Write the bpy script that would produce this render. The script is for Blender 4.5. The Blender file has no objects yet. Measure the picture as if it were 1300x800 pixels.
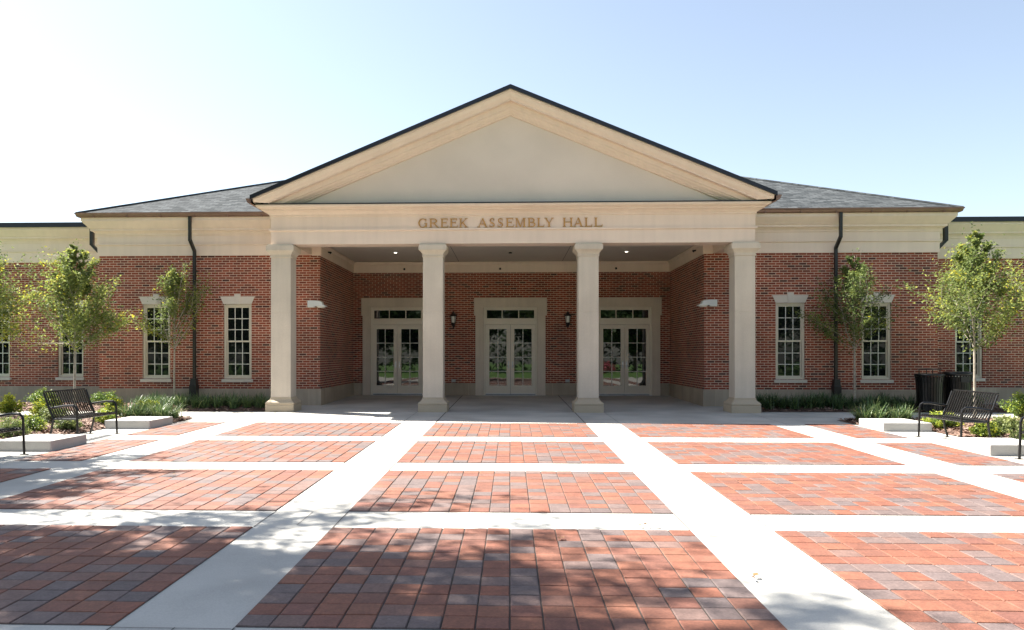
import bpy, bmesh, math, random
from mathutils import Vector, Matrix, Quaternion
R = math.radians
random.seed(11)
SC = bpy.context.scene
COL = SC.collection

# ------------------------------------------------------------------ camera, sky, sun, exposure
cam_d = bpy.data.cameras.new('camera'); cam = bpy.data.objects.new('camera', cam_d); COL.objects.link(cam)
YAW = R(2.0); FPX = 961.0
cam.location = (0, 0, 1.66)
cam.rotation_euler = (R(90), 0, YAW)
cam_d.sensor_width = 36; cam_d.lens = FPX/1300*36
cam_d.shift_x = (650-(648-FPX*math.tan(YAW)))/1300
cam_d.shift_y = 50/1300
cam_d.clip_end = 3000
SC.camera = cam

TO_SUN = Vector((-.726, .318, 1.0)).normalized()
ELEV = math.asin(TO_SUN.z)
AZ = math.atan2(TO_SUN.x, TO_SUN.y)
w = bpy.data.worlds.new('World'); SC.world = w; w.use_nodes = True
wn = w.node_tree.nodes; wl = w.node_tree.links
bg = wn['Background']; sky = wn.new('ShaderNodeTexSky'); sky.sky_type = 'NISHITA'
sky.sun_disc = False; sky.sun_elevation = ELEV; sky.sun_rotation = AZ
sky.air_density = 1.0; sky.dust_density = 1.0; sky.ozone_density = 1.3
hs = wn.new('ShaderNodeHueSaturation'); hs.inputs['Saturation'].default_value = .74; hs.inputs['Hue'].default_value = .497
wl.new(sky.outputs[0], hs.inputs['Color']); wl.new(hs.outputs[0], bg.inputs[0]); bg.inputs[1].default_value = 0.06
sd = bpy.data.lights.new('sun', 'SUN'); sun = bpy.data.objects.new('sun', sd); COL.objects.link(sun)
sd.energy = 5.0; sd.angle = R(0.53); sd.color = (1.0, .94, .86)
sun.rotation_euler = TO_SUN.to_track_quat('Z', 'Y').to_euler(); sun.location = (-40, 30, 60)
vs = SC.view_settings
vs.view_transform = 'Standard'; vs.look = 'None'; vs.gamma = 1; vs.exposure = 2.0; vs.use_curve_mapping = False
SC.cycles.diffuse_bounces = 8

def zg(x, y):                                    # the plaza rises gently to the doors
    return .0104*y

# ------------------------------------------------------------------ helpers
def tag(o, label=None, cat=None, group=None, kind=None):
    if label: o['label'] = label
    if cat: o['category'] = cat
    if group: o['group'] = group
    if kind: o['kind'] = kind
    return o

def empty(name, loc, label=None, cat=None, group=None, rz=0, kind=None):
    o = bpy.data.objects.new(name, None); COL.objects.link(o)
    o.location = loc; o.rotation_euler = (0, 0, rz); o.empty_display_size = .2
    return tag(o, label, cat, group, kind)

class MB:
    def __init__(s): s.v = []; s.f = []; s.t = []
    def add(s, vs, fs, tone=0.0):
        n = len(s.v); s.v += [tuple(v) for v in vs]
        for f in fs: s.f.append([n+i for i in f]); s.t.append(tone)
        return s
    def quad(s, a, b, c, d, tone=0.0): return s.add([a, b, c, d], [(0, 1, 2, 3)], tone)
    def box(s, x0, x1, y0, y1, z0, z1, tone=0.0):
        return s.add([(x0,y0,z0),(x1,y0,z0),(x1,y1,z0),(x0,y1,z0),(x0,y0,z1),(x1,y0,z1),(x1,y1,z1),(x0,y1,z1)],
            [(0,3,2,1),(4,5,6,7),(0,1,5,4),(1,2,6,5),(2,3,7,6),(3,0,4,7)], tone)
    def prism(s, poly, y0, y1):                  # poly of (x,z), counter-clockwise seen from -Y
        n = len(poly)
        vs = [(x, y0, z) for x, z in poly]+[(x, y1, z) for x, z in poly]
        fs = [tuple(range(n)), tuple(range(2*n-1, n-1, -1))]
        for i in range(n):
            j = (i+1) % n; fs.append((i, i+n, j+n, j))
        return s.add(vs, fs)
    def frustum(s, cx, cy, levels):              # square sections: list of (half, z)
        vs = []; fs = []
        for h, z in levels: vs += [(cx-h,cy-h,z),(cx+h,cy-h,z),(cx+h,cy+h,z),(cx-h,cy+h,z)]
        for k in range(len(levels)-1):
            for i in range(4):
                j = (i+1) % 4; fs.append((4*k+i, 4*k+j, 4*k+4+j, 4*k+4+i))
        m = 4*(len(levels)-1)
        fs += [(3,2,1,0), (m,m+1,m+2,m+3)]
        return s.add(vs, fs)
    def lathe(s, cx, cy, prof, n=20, cap=True):
        vs = []; fs = []
        for r, z in prof:
            for i in range(n):
                a = 2*math.pi*i/n; vs.append((cx+r*math.cos(a), cy+r*math.sin(a), z))
        for k in range(len(prof)-1):
            for i in range(n):
                j = (i+1) % n; fs.append((k*n+i, k*n+j, k*n+n+j, k*n+n+i))
        if cap:
            fs.append(tuple(range(n-1, -1, -1))); m = (len(prof)-1)*n; fs.append(tuple(range(m, m+n)))
        return s.add(vs, fs)
    def tube(s, pts, rad, n=6, tone=0.0, cap=True):
        pts = [Vector(p) for p in pts]
        if not isinstance(rad, (list, tuple)): rad = [rad]*len(pts)
        vs = []; fs = []; up = None
        for i, p in enumerate(pts):
            d = (pts[min(i+1, len(pts)-1)]-pts[max(i-1, 0)])
            if d.length < 1e-9: d = Vector((0,0,1))
            d.normalize()
            if up is None:
                up = Vector((0,0,1)) if abs(d.z) < .9 else Vector((1,0,0))
            u = d.cross(up).normalized(); v = u.cross(d).normalized(); up = v
            for k in range(n):
                a = 2*math.pi*k/n; vs.append(p+(u*math.cos(a)+v*math.sin(a))*rad[i])
        for i in range(len(pts)-1):
            for k in range(n):
                j = (k+1) % n; fs.append((i*n+k, i*n+j, i*n+n+j, i*n+n+k))
        if cap:
            fs.append(tuple(range(n-1, -1, -1))); m = (len(pts)-1)*n; fs.append(tuple(range(m, m+n)))
        return s.add(vs, fs, tone)
    def sweep(s, path, prof, caps=True):         # path of plan points, profile (outwards, z); outwards is right of travel
        P = [Vector(p) for p in path]; n = len(prof); vs = []; fs = []
        for i, p in enumerate(P):
            ds = []
            if i > 0: ds.append((P[i]-P[i-1]).normalized())
            if i < len(P)-1: ds.append((P[i+1]-P[i]).normalized())
            nn = [Vector((d.y, -d.x)) for d in ds]
            if len(nn) == 1: m = nn[0]
            else:
                m = (nn[0]+nn[1]); m = m/(m.dot(nn[0]))
            for q, z in prof: vs.append((p.x+m.x*q, p.y+m.y*q, z))
        for i in range(len(P)-1):
            for k in range(n-1):
                fs.append((i*n+k, i*n+n+k, i*n+n+k+1, i*n+k+1))
        if caps:
            fs.append(tuple(range(n))); m = (len(P)-1)*n; fs.append(tuple(range(m+n-1, m-1, -1)))
        return s.add(vs, fs)
    def build(s, name, mat, parent=None, off=(0,0,0), smooth=False, tone=False, bevel=0, sub=0):
        me = bpy.data.meshes.new(name)
        ox, oy, oz = off
        me.from_pydata([(x-ox, y-oy, z-oz) for x, y, z in s.v], [], s.f)
        me.update()
        uv = me.uv_layers.new(name='uv'); dat = uv.data
        vv = s.v
        for p in me.polygons:
            nx, ny, nz = abs(p.normal.x), abs(p.normal.y), abs(p.normal.z)
            for li in p.loop_indices:
                x, y, z = vv[me.loops[li].vertex_index]
                if ny >= nx and ny >= nz: dat[li].uv = (x, z)
                elif nx >= nz: dat[li].uv = (y+.05, z)
                else: dat[li].uv = (x, y)
        if tone:
            a = me.attributes.new('tone', 'FLOAT', 'FACE'); a.data.foreach_set('value', s.t)
        if smooth:
            me.polygons.foreach_set('use_smooth', [True]*len(me.polygons))
        me.materials.append(mat)
        o = bpy.data.objects.new(name, me); COL.objects.link(o)
        if parent: o.parent = parent
        if bevel:
            b = o.modifiers.new('bevel', 'BEVEL'); b.width = bevel; b.segments = 2; b.limit_method = 'ANGLE'; b.angle_limit = R(40)
        return o

def copy_tree(o, parent=None):
    c = o.copy(); COL.objects.link(c)
    if parent: c.parent = parent
    for ch in list(o.children): copy_tree(ch, c)
    return c

def ring(mb, x0, x1, z0, z1, w, y0, y1, wt=None, wb=None):    # rectangular frame in an XZ plane
    wt = w if wt is None else wt; wb = w if wb is None else wb
    mb.box(x0, x0+w, y0, y1, z0, z1); mb.box(x1-w, x1, y0, y1, z0, z1)
    mb.box(x0+w, x1-w, y0, y1, z1-wt, z1); mb.box(x0+w, x1-w, y0, y1, z0, z0+wb)

def wall_face(mb, x0, x1, z0, z1, y, holes, rev):               # front face at y with openings and reveals going back
    xs = sorted({x0, x1, *[h[0] for h in holes], *[h[1] for h in holes]})
    zs = sorted({z0, z1, *[h[2] for h in holes], *[h[3] for h in holes]})
    for i in range(len(xs)-1):
        for k in range(len(zs)-1):
            cx = (xs[i]+xs[i+1])/2; cz = (zs[k]+zs[k+1])/2
            if any(h[0] < cx < h[1] and h[2] < cz < h[3] for h in holes): continue
            mb.quad((xs[i],y,zs[k]), (xs[i+1],y,zs[k]), (xs[i+1],y,zs[k+1]), (xs[i],y,zs[k+1]))
    for a, b, c, d in holes:
        e = y+rev
        mb.quad((a,y,c),(a,e,c),(a,e,d),(a,y,d)); mb.quad((b,e,c),(b,y,c),(b,y,d),(b,e,d))
        mb.quad((a,y,d),(a,e,d),(b,e,d),(b,y,d)); mb.quad((a,e,c),(a,y,c),(b,y,c),(b,e,c))

# ------------------------------------------------------------------ materials
def mat(name):
    m = bpy.data.materials.new(name); m.use_nodes = True
    return m, m.node_tree.nodes, m.node_tree.links, m.node_tree.nodes['Principled BSDF']
def rgb(c): return (c[0], c[1], c[2], 1)

def stone_mat(name, col, var=.10, rough=.75, scale=1.3, bump=.15, joints=None, specks=.06, streak=0):
    m, n, l, b = mat(name)
    tc = n.new('ShaderNodeTexCoord'); geo = n.new('ShaderNodeNewGeometry')
    n1 = n.new('ShaderNodeTexNoise'); n1.inputs['Scale'].default_value = scale; n1.inputs['Detail'].default_value = 6
    n2 = n.new('ShaderNodeTexNoise'); n2.inputs['Scale'].default_value = 90; n2.inputs['Detail'].default_value = 2
    l.new(geo.outputs['Position'], n1.inputs['Vector']); l.new(geo.outputs['Position'], n2.inputs['Vector'])
    r = n.new('ShaderNodeMapRange'); r.inputs[1].default_value = .3; r.inputs[2].default_value = .7
    r.inputs[3].default_value = 1-var; r.inputs[4].default_value = 1+var
    l.new(n1.outputs[0], r.inputs[0])
    r2 = n.new('ShaderNodeMapRange'); r2.inputs[1].default_value = .35; r2.inputs[2].default_value = .65
    r2.inputs[3].default_value = 1-specks; r2.inputs[4].default_value = 1+specks
    l.new(n2.outputs[0], r2.inputs[0])
    mu = n.new('ShaderNodeMath'); mu.operation = 'MULTIPLY'; l.new(r.outputs[0], mu.inputs[0]); l.new(r2.outputs[0], mu.inputs[1])
    if streak:
        mp = n.new('ShaderNodeMapping'); mp.inputs['Scale'].default_value = (7, 7, .5); l.new(geo.outputs['Position'], mp.inputs[0])
        n3 = n.new('ShaderNodeTexNoise'); n3.inputs['Scale'].default_value = 1; n3.inputs['Detail'].default_value = 4; l.new(mp.outputs[0], n3.inputs['Vector'])
        r3 = n.new('ShaderNodeMapRange'); r3.inputs[1].default_value = .35; r3.inputs[2].default_value = .6; r3.inputs[3].default_value = 1-streak; r3.inputs[4].default_value = 1.02
        l.new(n3.outputs[0], r3.inputs[0]); m3 = n.new('ShaderNodeMath'); m3.operation = 'MULTIPLY'; l.new(mu.outputs[0], m3.inputs[0]); l.new(r3.outputs[0], m3.inputs[1]); mu = m3
    vm = n.new('ShaderNodeVectorMath'); vm.operation = 'SCALE'; vm.inputs[0].default_value = col
    l.new(mu.outputs[0], vm.inputs['Scale'])
    out = vm.outputs[0]
    if joints:
        br = n.new('ShaderNodeTexBrick'); l.new(tc.outputs['UV'], br.inputs['Vector'])
        br.offset = joints[3] if len(joints) > 3 else 0
        br.inputs['Scale'].default_value = 1; br.inputs['Brick Width'].default_value = joints[0]; br.inputs['Row Height'].default_value = joints[1]
        br.inputs['Mortar Size'].default_value = joints[2]; br.inputs['Mortar Smooth'].default_value = .2
        br.inputs['Color1'].default_value = (.94,.94,.94,1); br.inputs['Color2'].default_value = (1.05,1.05,1.05,1); br.inputs['Mortar'].default_value = joints[4] if len(joints) > 4 else (.55,.55,.55,1)
        v2 = n.new('ShaderNodeVectorMath'); v2.operation = 'MULTIPLY'; l.new(out, v2.inputs[0]); l.new(br.outputs[0], v2.inputs[1]); out = v2.outputs[0]
    l.new(out, b.inputs['Base Color'])
    b.inputs['Roughness'].default_value = rough
    bp = n.new('ShaderNodeBump'); bp.inputs['Strength'].default_value = bump; bp.inputs['Distance'].default_value = .004
    l.new(n2.outputs[0], bp.inputs['Height']); l.new(bp.outputs[0], b.inputs['Normal'])
    return m

def brick_mat():
    m, n, l, b = mat('red_brick')
    tc = n.new('ShaderNodeTexCoord')
    br = n.new('ShaderNodeTexBrick'); l.new(tc.outputs['UV'], br.inputs['Vector'])
    br.inputs['Scale'].default_value = 1; br.inputs['Brick Width'].default_value = .2095; br.inputs['Row Height'].default_value = .0677
    br.inputs['Mortar Size'].default_value = .0078; br.inputs['Mortar Smooth'].default_value = .15; br.inputs['Bias'].default_value = 0
    br.inputs['Color1'].default_value = (0,0,0,1); br.inputs['Color2'].default_value = (1,1,1,1); br.inputs['Mortar'].default_value = (0,0,0,1)
    cr = n.new('ShaderNodeValToRGB'); e = cr.color_ramp
    e.interpolation = 'CONSTANT'
    e.elements[0].position = 0; e.elements[0].color = (.075,.025,.018,1)
    e.elements[1].position = .05; e.elements[1].color = (.165,.034,.019,1)
    for p, c in ((.3,(.22,.043,.021,1)),(.55,(.26,.053,.025,1)),(.8,(.275,.064,.032,1)),(.94,(.15,.042,.03,1))):
        x = e.elements.new(p); x.color = c
    l.new(br.outputs['Color'], cr.inputs[0])
    nz = n.new('ShaderNodeTexNoise'); nz.inputs['Scale'].default_value = .7; nz.inputs['Detail'].default_value = 5; l.new(tc.outputs['UV'], nz.inputs['Vector'])
    nf = n.new('ShaderNodeTexNoise'); nf.inputs['Scale'].default_value = 60; nf.inputs['Detail'].default_value = 3; l.new(tc.outputs['UV'], nf.inputs['Vector'])
    r = n.new('ShaderNodeMapRange'); r.inputs[1].default_value = .3; r.inputs[2].default_value = .7; r.inputs[3].default_value = .76; r.inputs[4].default_value = 1.2; l.new(nz.outputs[0], r.inputs[0])
    r3 = n.new('ShaderNodeMapRange'); r3.inputs[1].default_value = .3; r3.inputs[2].default_value = .7; r3.inputs[3].default_value = .8; r3.inputs[4].default_value = 1.2; l.new(nf.outputs[0], r3.inputs[0])
    mu = n.new('ShaderNodeMath'); mu.operation = 'MULTIPLY'; l.new(r.outputs[0], mu.inputs[0]); l.new(r3.outputs[0], mu.inputs[1])
    mix = n.new('ShaderNodeMix'); mix.data_type = 'RGBA'
    l.new(br.outputs['Fac'], mix.inputs[0]); l.new(cr.outputs[0], mix.inputs[6]); mix.inputs[7].default_value = (.61,.43,.32,1)
    vm = n.new('ShaderNodeVectorMath'); vm.operation = 'SCALE'; l.new(mix.outputs[2], vm.inputs[0]); l.new(mu.outputs[0], vm.inputs['Scale'])
    l.new(vm.outputs[0], b.inputs['Base Color']); b.inputs['Roughness'].default_value = .85
    bp = n.new('ShaderNodeBump'); bp.inputs['Strength'].default_value = .5; bp.inputs['Distance'].default_value = .006; bp.invert = True
    l.new(br.outputs['Fac'], bp.inputs['Height']); l.new(bp.outputs[0], b.inputs['Normal'])
    return m

def shingle_mat():
    m, n, l, b = mat('grey_shingle')
    tc = n.new('ShaderNodeTexCoord')
    br = n.new('ShaderNodeTexBrick'); l.new(tc.outputs['UV'], br.inputs['Vector'])
    br.inputs['Scale'].default_value = 1; br.inputs['Brick Width'].default_value = .28; br.inputs['Row Height'].default_value = .14
    br.inputs['Mortar Size'].default_value = .008; br.inputs['Color1'].default_value = (.032,.037,.04,1); br.inputs['Color2'].default_value = (.08,.088,.092,1); br.inputs['Mortar'].default_value = (.026,.029,.031,1)
    nz = n.new('ShaderNodeTexNoise'); nz.inputs['Scale'].default_value = 6; nz.inputs['Detail'].default_value = 6; l.new(tc.outputs['UV'], nz.inputs['Vector'])
    r = n.new('ShaderNodeMapRange'); r.inputs[1].default_value = .3; r.inputs[2].default_value = .7; r.inputs[3].default_value = .75; r.inputs[4].default_value = 1.3; l.new(nz.outputs[0], r.inputs[0])
    vm = n.new('ShaderNodeVectorMath'); vm.operation = 'SCALE'; l.new(br.outputs[0], vm.inputs[0]); l.new(r.outputs[0], vm.inputs['Scale'])
    l.new(vm.outputs[0], b.inputs['Base Color']); b.inputs['Roughness'].default_value = .95; b.inputs['Specular IOR Level'].default_value = .1
    bp = n.new('ShaderNodeBump'); bp.inputs['Strength'].default_value = .5; bp.inputs['Distance'].default_value = .01; bp.invert = True
    l.new(br.outputs['Fac'], bp.inputs['Height']); l.new(bp.outputs[0], b.inputs['Normal'])
    return m

def ramp_tone_mat(name, cols, rough=.8, noise=None, translucent=0, spec=.5, bump=0):
    m, n, l, b = mat(name)
    at = n.new('ShaderNodeAttribute'); at.attribute_name = 'tone'
    cr = n.new('ShaderNodeValToRGB'); e = cr.color_ramp
    e.elements[0].position = cols[0][0]; e.elements[0].color = rgb(cols[0][1])
    e.elements[1].position = cols[-1][0]; e.elements[1].color = rgb(cols[-1][1])
    for p, c in cols[1:-1]:
        x = e.elements.new(p); x.color = rgb(c)
    l.new(at.outputs['Fac'], cr.inputs[0]); out = cr.outputs[0]
    if noise:
        geo = n.new('ShaderNodeNewGeometry')
        mu = None
        for sc, am in noise:
            nz = n.new('ShaderNodeTexNoise'); nz.inputs['Scale'].default_value = sc; nz.inputs['Detail'].default_value = 4; l.new(geo.outputs['Position'], nz.inputs['Vector'])
            r = n.new('ShaderNodeMapRange'); r.inputs[1].default_value = .3; r.inputs[2].default_value = .7; r.inputs[3].default_value = 1-am; r.inputs[4].default_value = 1+am; l.new(nz.outputs[0], r.inputs[0])
            vm = n.new('ShaderNodeVectorMath'); vm.operation = 'SCALE'; l.new(out, vm.inputs[0]); l.new(r.outputs[0], vm.inputs['Scale']); out = vm.outputs[0]
        if bump:
            bp = n.new('ShaderNodeBump'); bp.inputs['Strength'].default_value = bump; bp.inputs['Distance'].default_value = .003
            l.new(nz.outputs[0], bp.inputs['Height']); l.new(bp.outputs[0], b.inputs['Normal'])
    l.new(out, b.inputs['Base Color']); b.inputs['Roughness'].default_value = rough
    b.inputs['Specular IOR Level'].default_value = spec
    if translucent:
        tr = n.new('ShaderNodeBsdfTranslucent'); l.new(out, tr.inputs[0])
        mx = n.new('ShaderNodeMixShader'); mx.inputs[0].default_value = translucent
        l.new(b.outputs[0], mx.inputs[1]); l.new(tr.outputs[0], mx.inputs[2]); l.new(mx.outputs[0], n['Material Output'].inputs[0])
    return m

def plain(name, col, rough=.5, metal=0, noise=.1, scale=8, spec=.5, bump=0):
    m, n, l, b = mat(name)
    geo = n.new('ShaderNodeNewGeometry')
    nz = n.new('ShaderNodeTexNoise'); nz.inputs['Scale'].default_value = scale; nz.inputs['Detail'].default_value = 4; l.new(geo.outputs['Position'], nz.inputs['Vector'])
    r = n.new('ShaderNodeMapRange'); r.inputs[1].default_value = .3; r.inputs[2].default_value = .7; r.inputs[3].default_value = 1-noise; r.inputs[4].default_value = 1+noise; l.new(nz.outputs[0], r.inputs[0])
    vm = n.new('ShaderNodeVectorMath'); vm.operation = 'SCALE'; vm.inputs[0].default_value = col; l.new(r.outputs[0], vm.inputs['Scale'])
    l.new(vm.outputs[0], b.inputs['Base Color']); b.inputs['Roughness'].default_value = rough; b.inputs['Metallic'].default_value = metal
    b.inputs['Specular IOR Level'].default_value = spec
    if bump:
        bp = n.new('ShaderNodeBump'); bp.inputs['Strength'].default_value = bump; bp.inputs['Distance'].default_value = .01
        l.new(nz.outputs[0], bp.inputs['Height']); l.new(bp.outputs[0], b.inputs['Normal'])
    return m

def glass_mat(name, ior):
    m, n, l, b = mat(name)
    b.inputs['Base Color'].default_value = (.006,.008,.008,1); b.inputs['Roughness'].default_value = .015; b.inputs['IOR'].default_value = ior  # opaque; the darkness of the rooms behind is put into the base colour
    geo = n.new('ShaderNodeNewGeometry'); nz = n.new('ShaderNodeTexNoise'); nz.inputs['Scale'].default_value = 1.6; l.new(geo.outputs['Position'], nz.inputs['Vector'])
    bp = n.new('ShaderNodeBump'); bp.inputs['Strength'].default_value = .05; bp.inputs['Distance'].default_value = .02
    l.new(nz.outputs[0], bp.inputs['Height']); l.new(bp.outputs[0], b.inputs['Normal'])
    return m

def emit(name, col, s):
    m, n, l, b = mat(name)
    b.inputs['Base Color'].default_value = rgb(col); b.inputs['Emission Color'].default_value = rgb(col); b.inputs['Emission Strength'].default_value = s
    return m

M = {}
M['brick'] = brick_mat()
M['base_stone'] = stone_mat('base_stone', (.37,.30,.22), .14, streak=.12, joints=(1.42,3.0,.006,0,(1.3,1.27,1.22,1)))
M['cast_stone'] = stone_mat('cast_stone', (.58,.495,.40), .08, streak=.05)
M['base_mould'] = stone_mat('column_base_stone', (.42,.34,.24), .08)
M['cream'] = stone_mat('cream_trim', (.73,.58,.47), .05, rough=.6, scale=.8, bump=.05, specks=.02, streak=.025)
M['stucco'] = stone_mat('pediment_stucco', (.66,.55,.465), .05, rough=.85, scale=.9, bump=.1)
M['ceiling'] = stone_mat('soffit_board', (.57,.51,.44), .03, rough=.7, specks=.02)
M['putty'] = stone_mat('putty_paint', (.66,.59,.48), .02, rough=.45, bump=.02, specks=.01)
M['win_paint'] = stone_mat('window_paint', (.62,.56,.45), .02, rough=.45, bump=.02, specks=.01)
M['muntin'] = stone_mat('muntin_paint', (.60,.58,.52), .02, rough=.4, bump=.02, specks=.01)
M['sill'] = stone_mat('sill_stone', (.58,.52,.44), .07)
M['lintel'] = stone_mat('lintel_stone', (.58,.52,.45), .08)
M['shingle'] = shingle_mat()
M['glass'] = glass_mat('window_glass', 1.42); M['door_glass'] = glass_mat('door_glass', 1.75)
M['black'] = plain('black_steel', (.007,.007,.0075), .3, 0, .15, spec=.4)
M['edge'] = plain('dark_roof_edge', (.016,.017,.024), .35, .3)
M['copper'] = plain('brown_gutter', (.20,.115,.085), .4, .3)
M['pipe'] = plain('bronze_downspout', (.028,.026,.024), .4, .3)
M['gold'] = plain('bronze_letter', (.50,.27,.09), .45, .3, .2, 20)
M['concrete'] = stone_mat('broom_concrete', (.39,.38,.345), .20, rough=.85, scale=.9, bump=.2)
M['block'] = stone_mat('seat_wall_concrete', (.44,.425,.39), .10, rough=.8, scale=2.5)
M['joint'] = plain('joint_filler', (.05,.047,.042), .9)
M['joint_soft'] = plain('saw_cut', (.075,.07,.062), .9)
M['sand'] = plain('joint_sand', (.045,.036,.03), .95)
M['lawn'] = plain('lawn_turf', (.075,.15,.028), .9, 0, .35, 1.5)
M['white'] = plain('white_fixture', (.62,.64,.62), .4, 0, .04)
M['alu'] = plain('aluminium', (.55,.56,.58), .35, .8)
M['frost'] = plain('frosted_glass', (.75,.74,.68), .3, 0, .03)
M['bulb'] = emit('lit_downlight', (1,.93,.8), 2.5)
M['grey_box'] = plain('grey_box', (.36,.36,.34), .5)
M['dark'] = plain('dark_interior', (.015,.015,.015), .9)
M['liner'] = plain('black_liner', (.01,.01,.01), .6)
M['bark'] = plain('young_bark', (.33,.29,.23), .85, 0, .3, 14)
M['bark_dark'] = plain('old_bark', (.12,.09,.065), .9, 0, .3, 6)
M['mulch'] = plain('bark_mulch', (.15,.088,.064), .95, 0, .5, 60, bump=.5)
M['chips'] = ramp_tone_mat('mulch_chip', [(0,(.06,.035,.026)),(.5,(.18,.105,.075)),(1,(.36,.25,.19))], .9)
M['paver'] = ramp_tone_mat('clay_paver', [(0,(.102,.077,.073)),(.2,(.125,.088,.079)),(.34,(.145,.082,.064)),(.42,(.145,.059,.038)),(.6,(.165,.058,.033)),(.8,(.185,.073,.041)),(1,(.15,.059,.041))],
    .75, noise=[(2.2,.12),(14,.14),(55,.20)], bump=.5)
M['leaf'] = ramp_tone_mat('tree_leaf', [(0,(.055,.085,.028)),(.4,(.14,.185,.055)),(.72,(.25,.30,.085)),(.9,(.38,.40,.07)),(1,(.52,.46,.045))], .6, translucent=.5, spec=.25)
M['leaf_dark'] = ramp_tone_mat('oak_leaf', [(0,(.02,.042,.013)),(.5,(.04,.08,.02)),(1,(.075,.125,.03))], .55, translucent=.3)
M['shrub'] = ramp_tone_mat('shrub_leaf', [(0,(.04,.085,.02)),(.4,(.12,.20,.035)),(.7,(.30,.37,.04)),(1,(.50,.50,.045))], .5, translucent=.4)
M['shrub_dull'] = ramp_tone_mat('low_shrub_leaf', [(0,(.05,.085,.03)),(.5,(.13,.18,.055)),(1,(.28,.31,.10))], .55, translucent=.4)
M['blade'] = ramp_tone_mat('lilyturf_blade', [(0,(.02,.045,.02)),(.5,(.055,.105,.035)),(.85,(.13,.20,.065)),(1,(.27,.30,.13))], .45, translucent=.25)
M['dry'] = ramp_tone_mat('dry_leaf', [(0,(.13,.07,.03)),(.6,(.30,.17,.07)),(1,(.38,.30,.08))], .8, translucent=.2)
M['flower'] = ramp_tone_mat('pink_bloom', [(0,(.05,.09,.03)),(.4,(.07,.12,.035)),(.55,(.45,.06,.10)),(1,(.6,.15,.2))], .6, translucent=.2)

# ------------------------------------------------------------------ ground
def ground_sheet(name, x0, x1, y0, y1, lift, m, nx=1, ny=1, kind='structure'):
    mb = MB()
    for i in range(nx):
        for j in range(ny):
            a = x0+(x1-x0)*i/nx; b = x0+(x1-x0)*(i+1)/nx; c = y0+(y1-y0)*j/ny; d = y0+(y1-y0)*(j+1)/ny
            mb.quad((a,c,zg(a,c)+lift), (b,c,zg(b,c)+lift), (b,d,zg(b,d)+lift), (a,d,zg(a,d)+lift))
    o = mb.build(name, m); tag(o, kind=kind); return o
ground_sheet('lawn', -600, 600, -600, 600, -.05, M['lawn'])
PLZ = MB()
for (x0, x1, y0, y1) in ((-16,16,-3.5,25.75),):
    PLZ.add([(x0,y0,zg(0,y0)-.2),(x1,y0,zg(0,y0)-.2),(x1,y1,zg(0,y1)-.2),(x0,y1,zg(0,y1)-.2),(x0,y0,zg(0,y0)),(x1,y0,zg(0,y0)),(x1,y1,zg(0,y1)),(x0,y1,zg(0,y1))],
        [(0,3,2,1),(4,5,6,7),(0,1,5,4),(1,2,6,5),(2,3,7,6),(3,0,4,7)])
tag(PLZ.build('plaza', M['concrete']), kind='structure')

ROWS = [(-2.1,.42),(1.2,3.72),(4.42,6.87),(7.56,10.05),(10.76,13.2),(13.9,16.32)]
COLS = [(-7.22,-6.22),(-5.52,-2.36),(-1.63,1.62),(2.36,5.52),(6.24,7.2)]
P = .2045
pav = MB(); bed = MB()
rng = random.Random(5)
for (ya, yb) in ROWS:
    for (xa, xb) in COLS:
        bed.quad((xa,ya,zg(0,ya)+.003),(xb,ya,zg(0,ya)+.003),(xb,yb,zg(0,yb)+.003),(xa,yb,zg(0,yb)+.003))
        nx = round((xb-xa)/P); ny = round((yb-ya)/P); wx = (xb-xa)/nx; wy = (yb-ya)/ny
        for i in range(nx):
            sh = rng.uniform(-.012, .012)
            gx = rng.uniform(.003, .006)
            for j in range(ny):
                a = xa+i*wx+gx; b = xa+(i+1)*wx-.003
                c = ya+j*wy+(sh if j else 0)+.0025; d = ya+(j+1)*wy+(sh if j < ny-1 else 0)-.0025
                a += rng.uniform(-.0015,.0015); b += rng.uniform(-.0015,.0015)
                z0 = .0035; h = .010+rng.uniform(-.0018,.0018); e = .006
                t = rng.random()
                tone = (rng.uniform(0,.32) if t < .36 else rng.uniform(.36,1.0))
                tl = [rng.uniform(-.0012,.0012) for _ in range(4)]
                zz = lambda y, q: zg(0, y)+q
                vs_ = [(a,c,zz(c,z0)),(b,c,zz(c,z0)),(b,d,zz(d,z0)),(a,d,zz(d,z0)),
                       (a+e*.5,c+e*.5,zz(c,h-.002)),(b-e*.5,c+e*.5,zz(c,h-.002)),(b-e*.5,d-e*.5,zz(d,h-.002)),(a+e*.5,d-e*.5,zz(d,h-.002)),
                       (a+e,c+e,zz(c,h+tl[0])),(b-e,c+e,zz(c,h+tl[1])),(b-e,d-e,zz(d,h+tl[2])),(a+e,d-e,zz(d,h+tl[3]))]
                fs_ = [(8,9,10,11)]
                for k in range(4):
                    q = (k+1) % 4; fs_ += [(k,q,4+q,4+k),(4+k,4+q,8+q,8+k)]
                pav.add(vs_, fs_, tone)
tag(bed.build('paver_bed', M['sand']), kind='structure')
tag(pav.build('brick_paving', M['paver'], tone=True), kind='structure')
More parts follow.
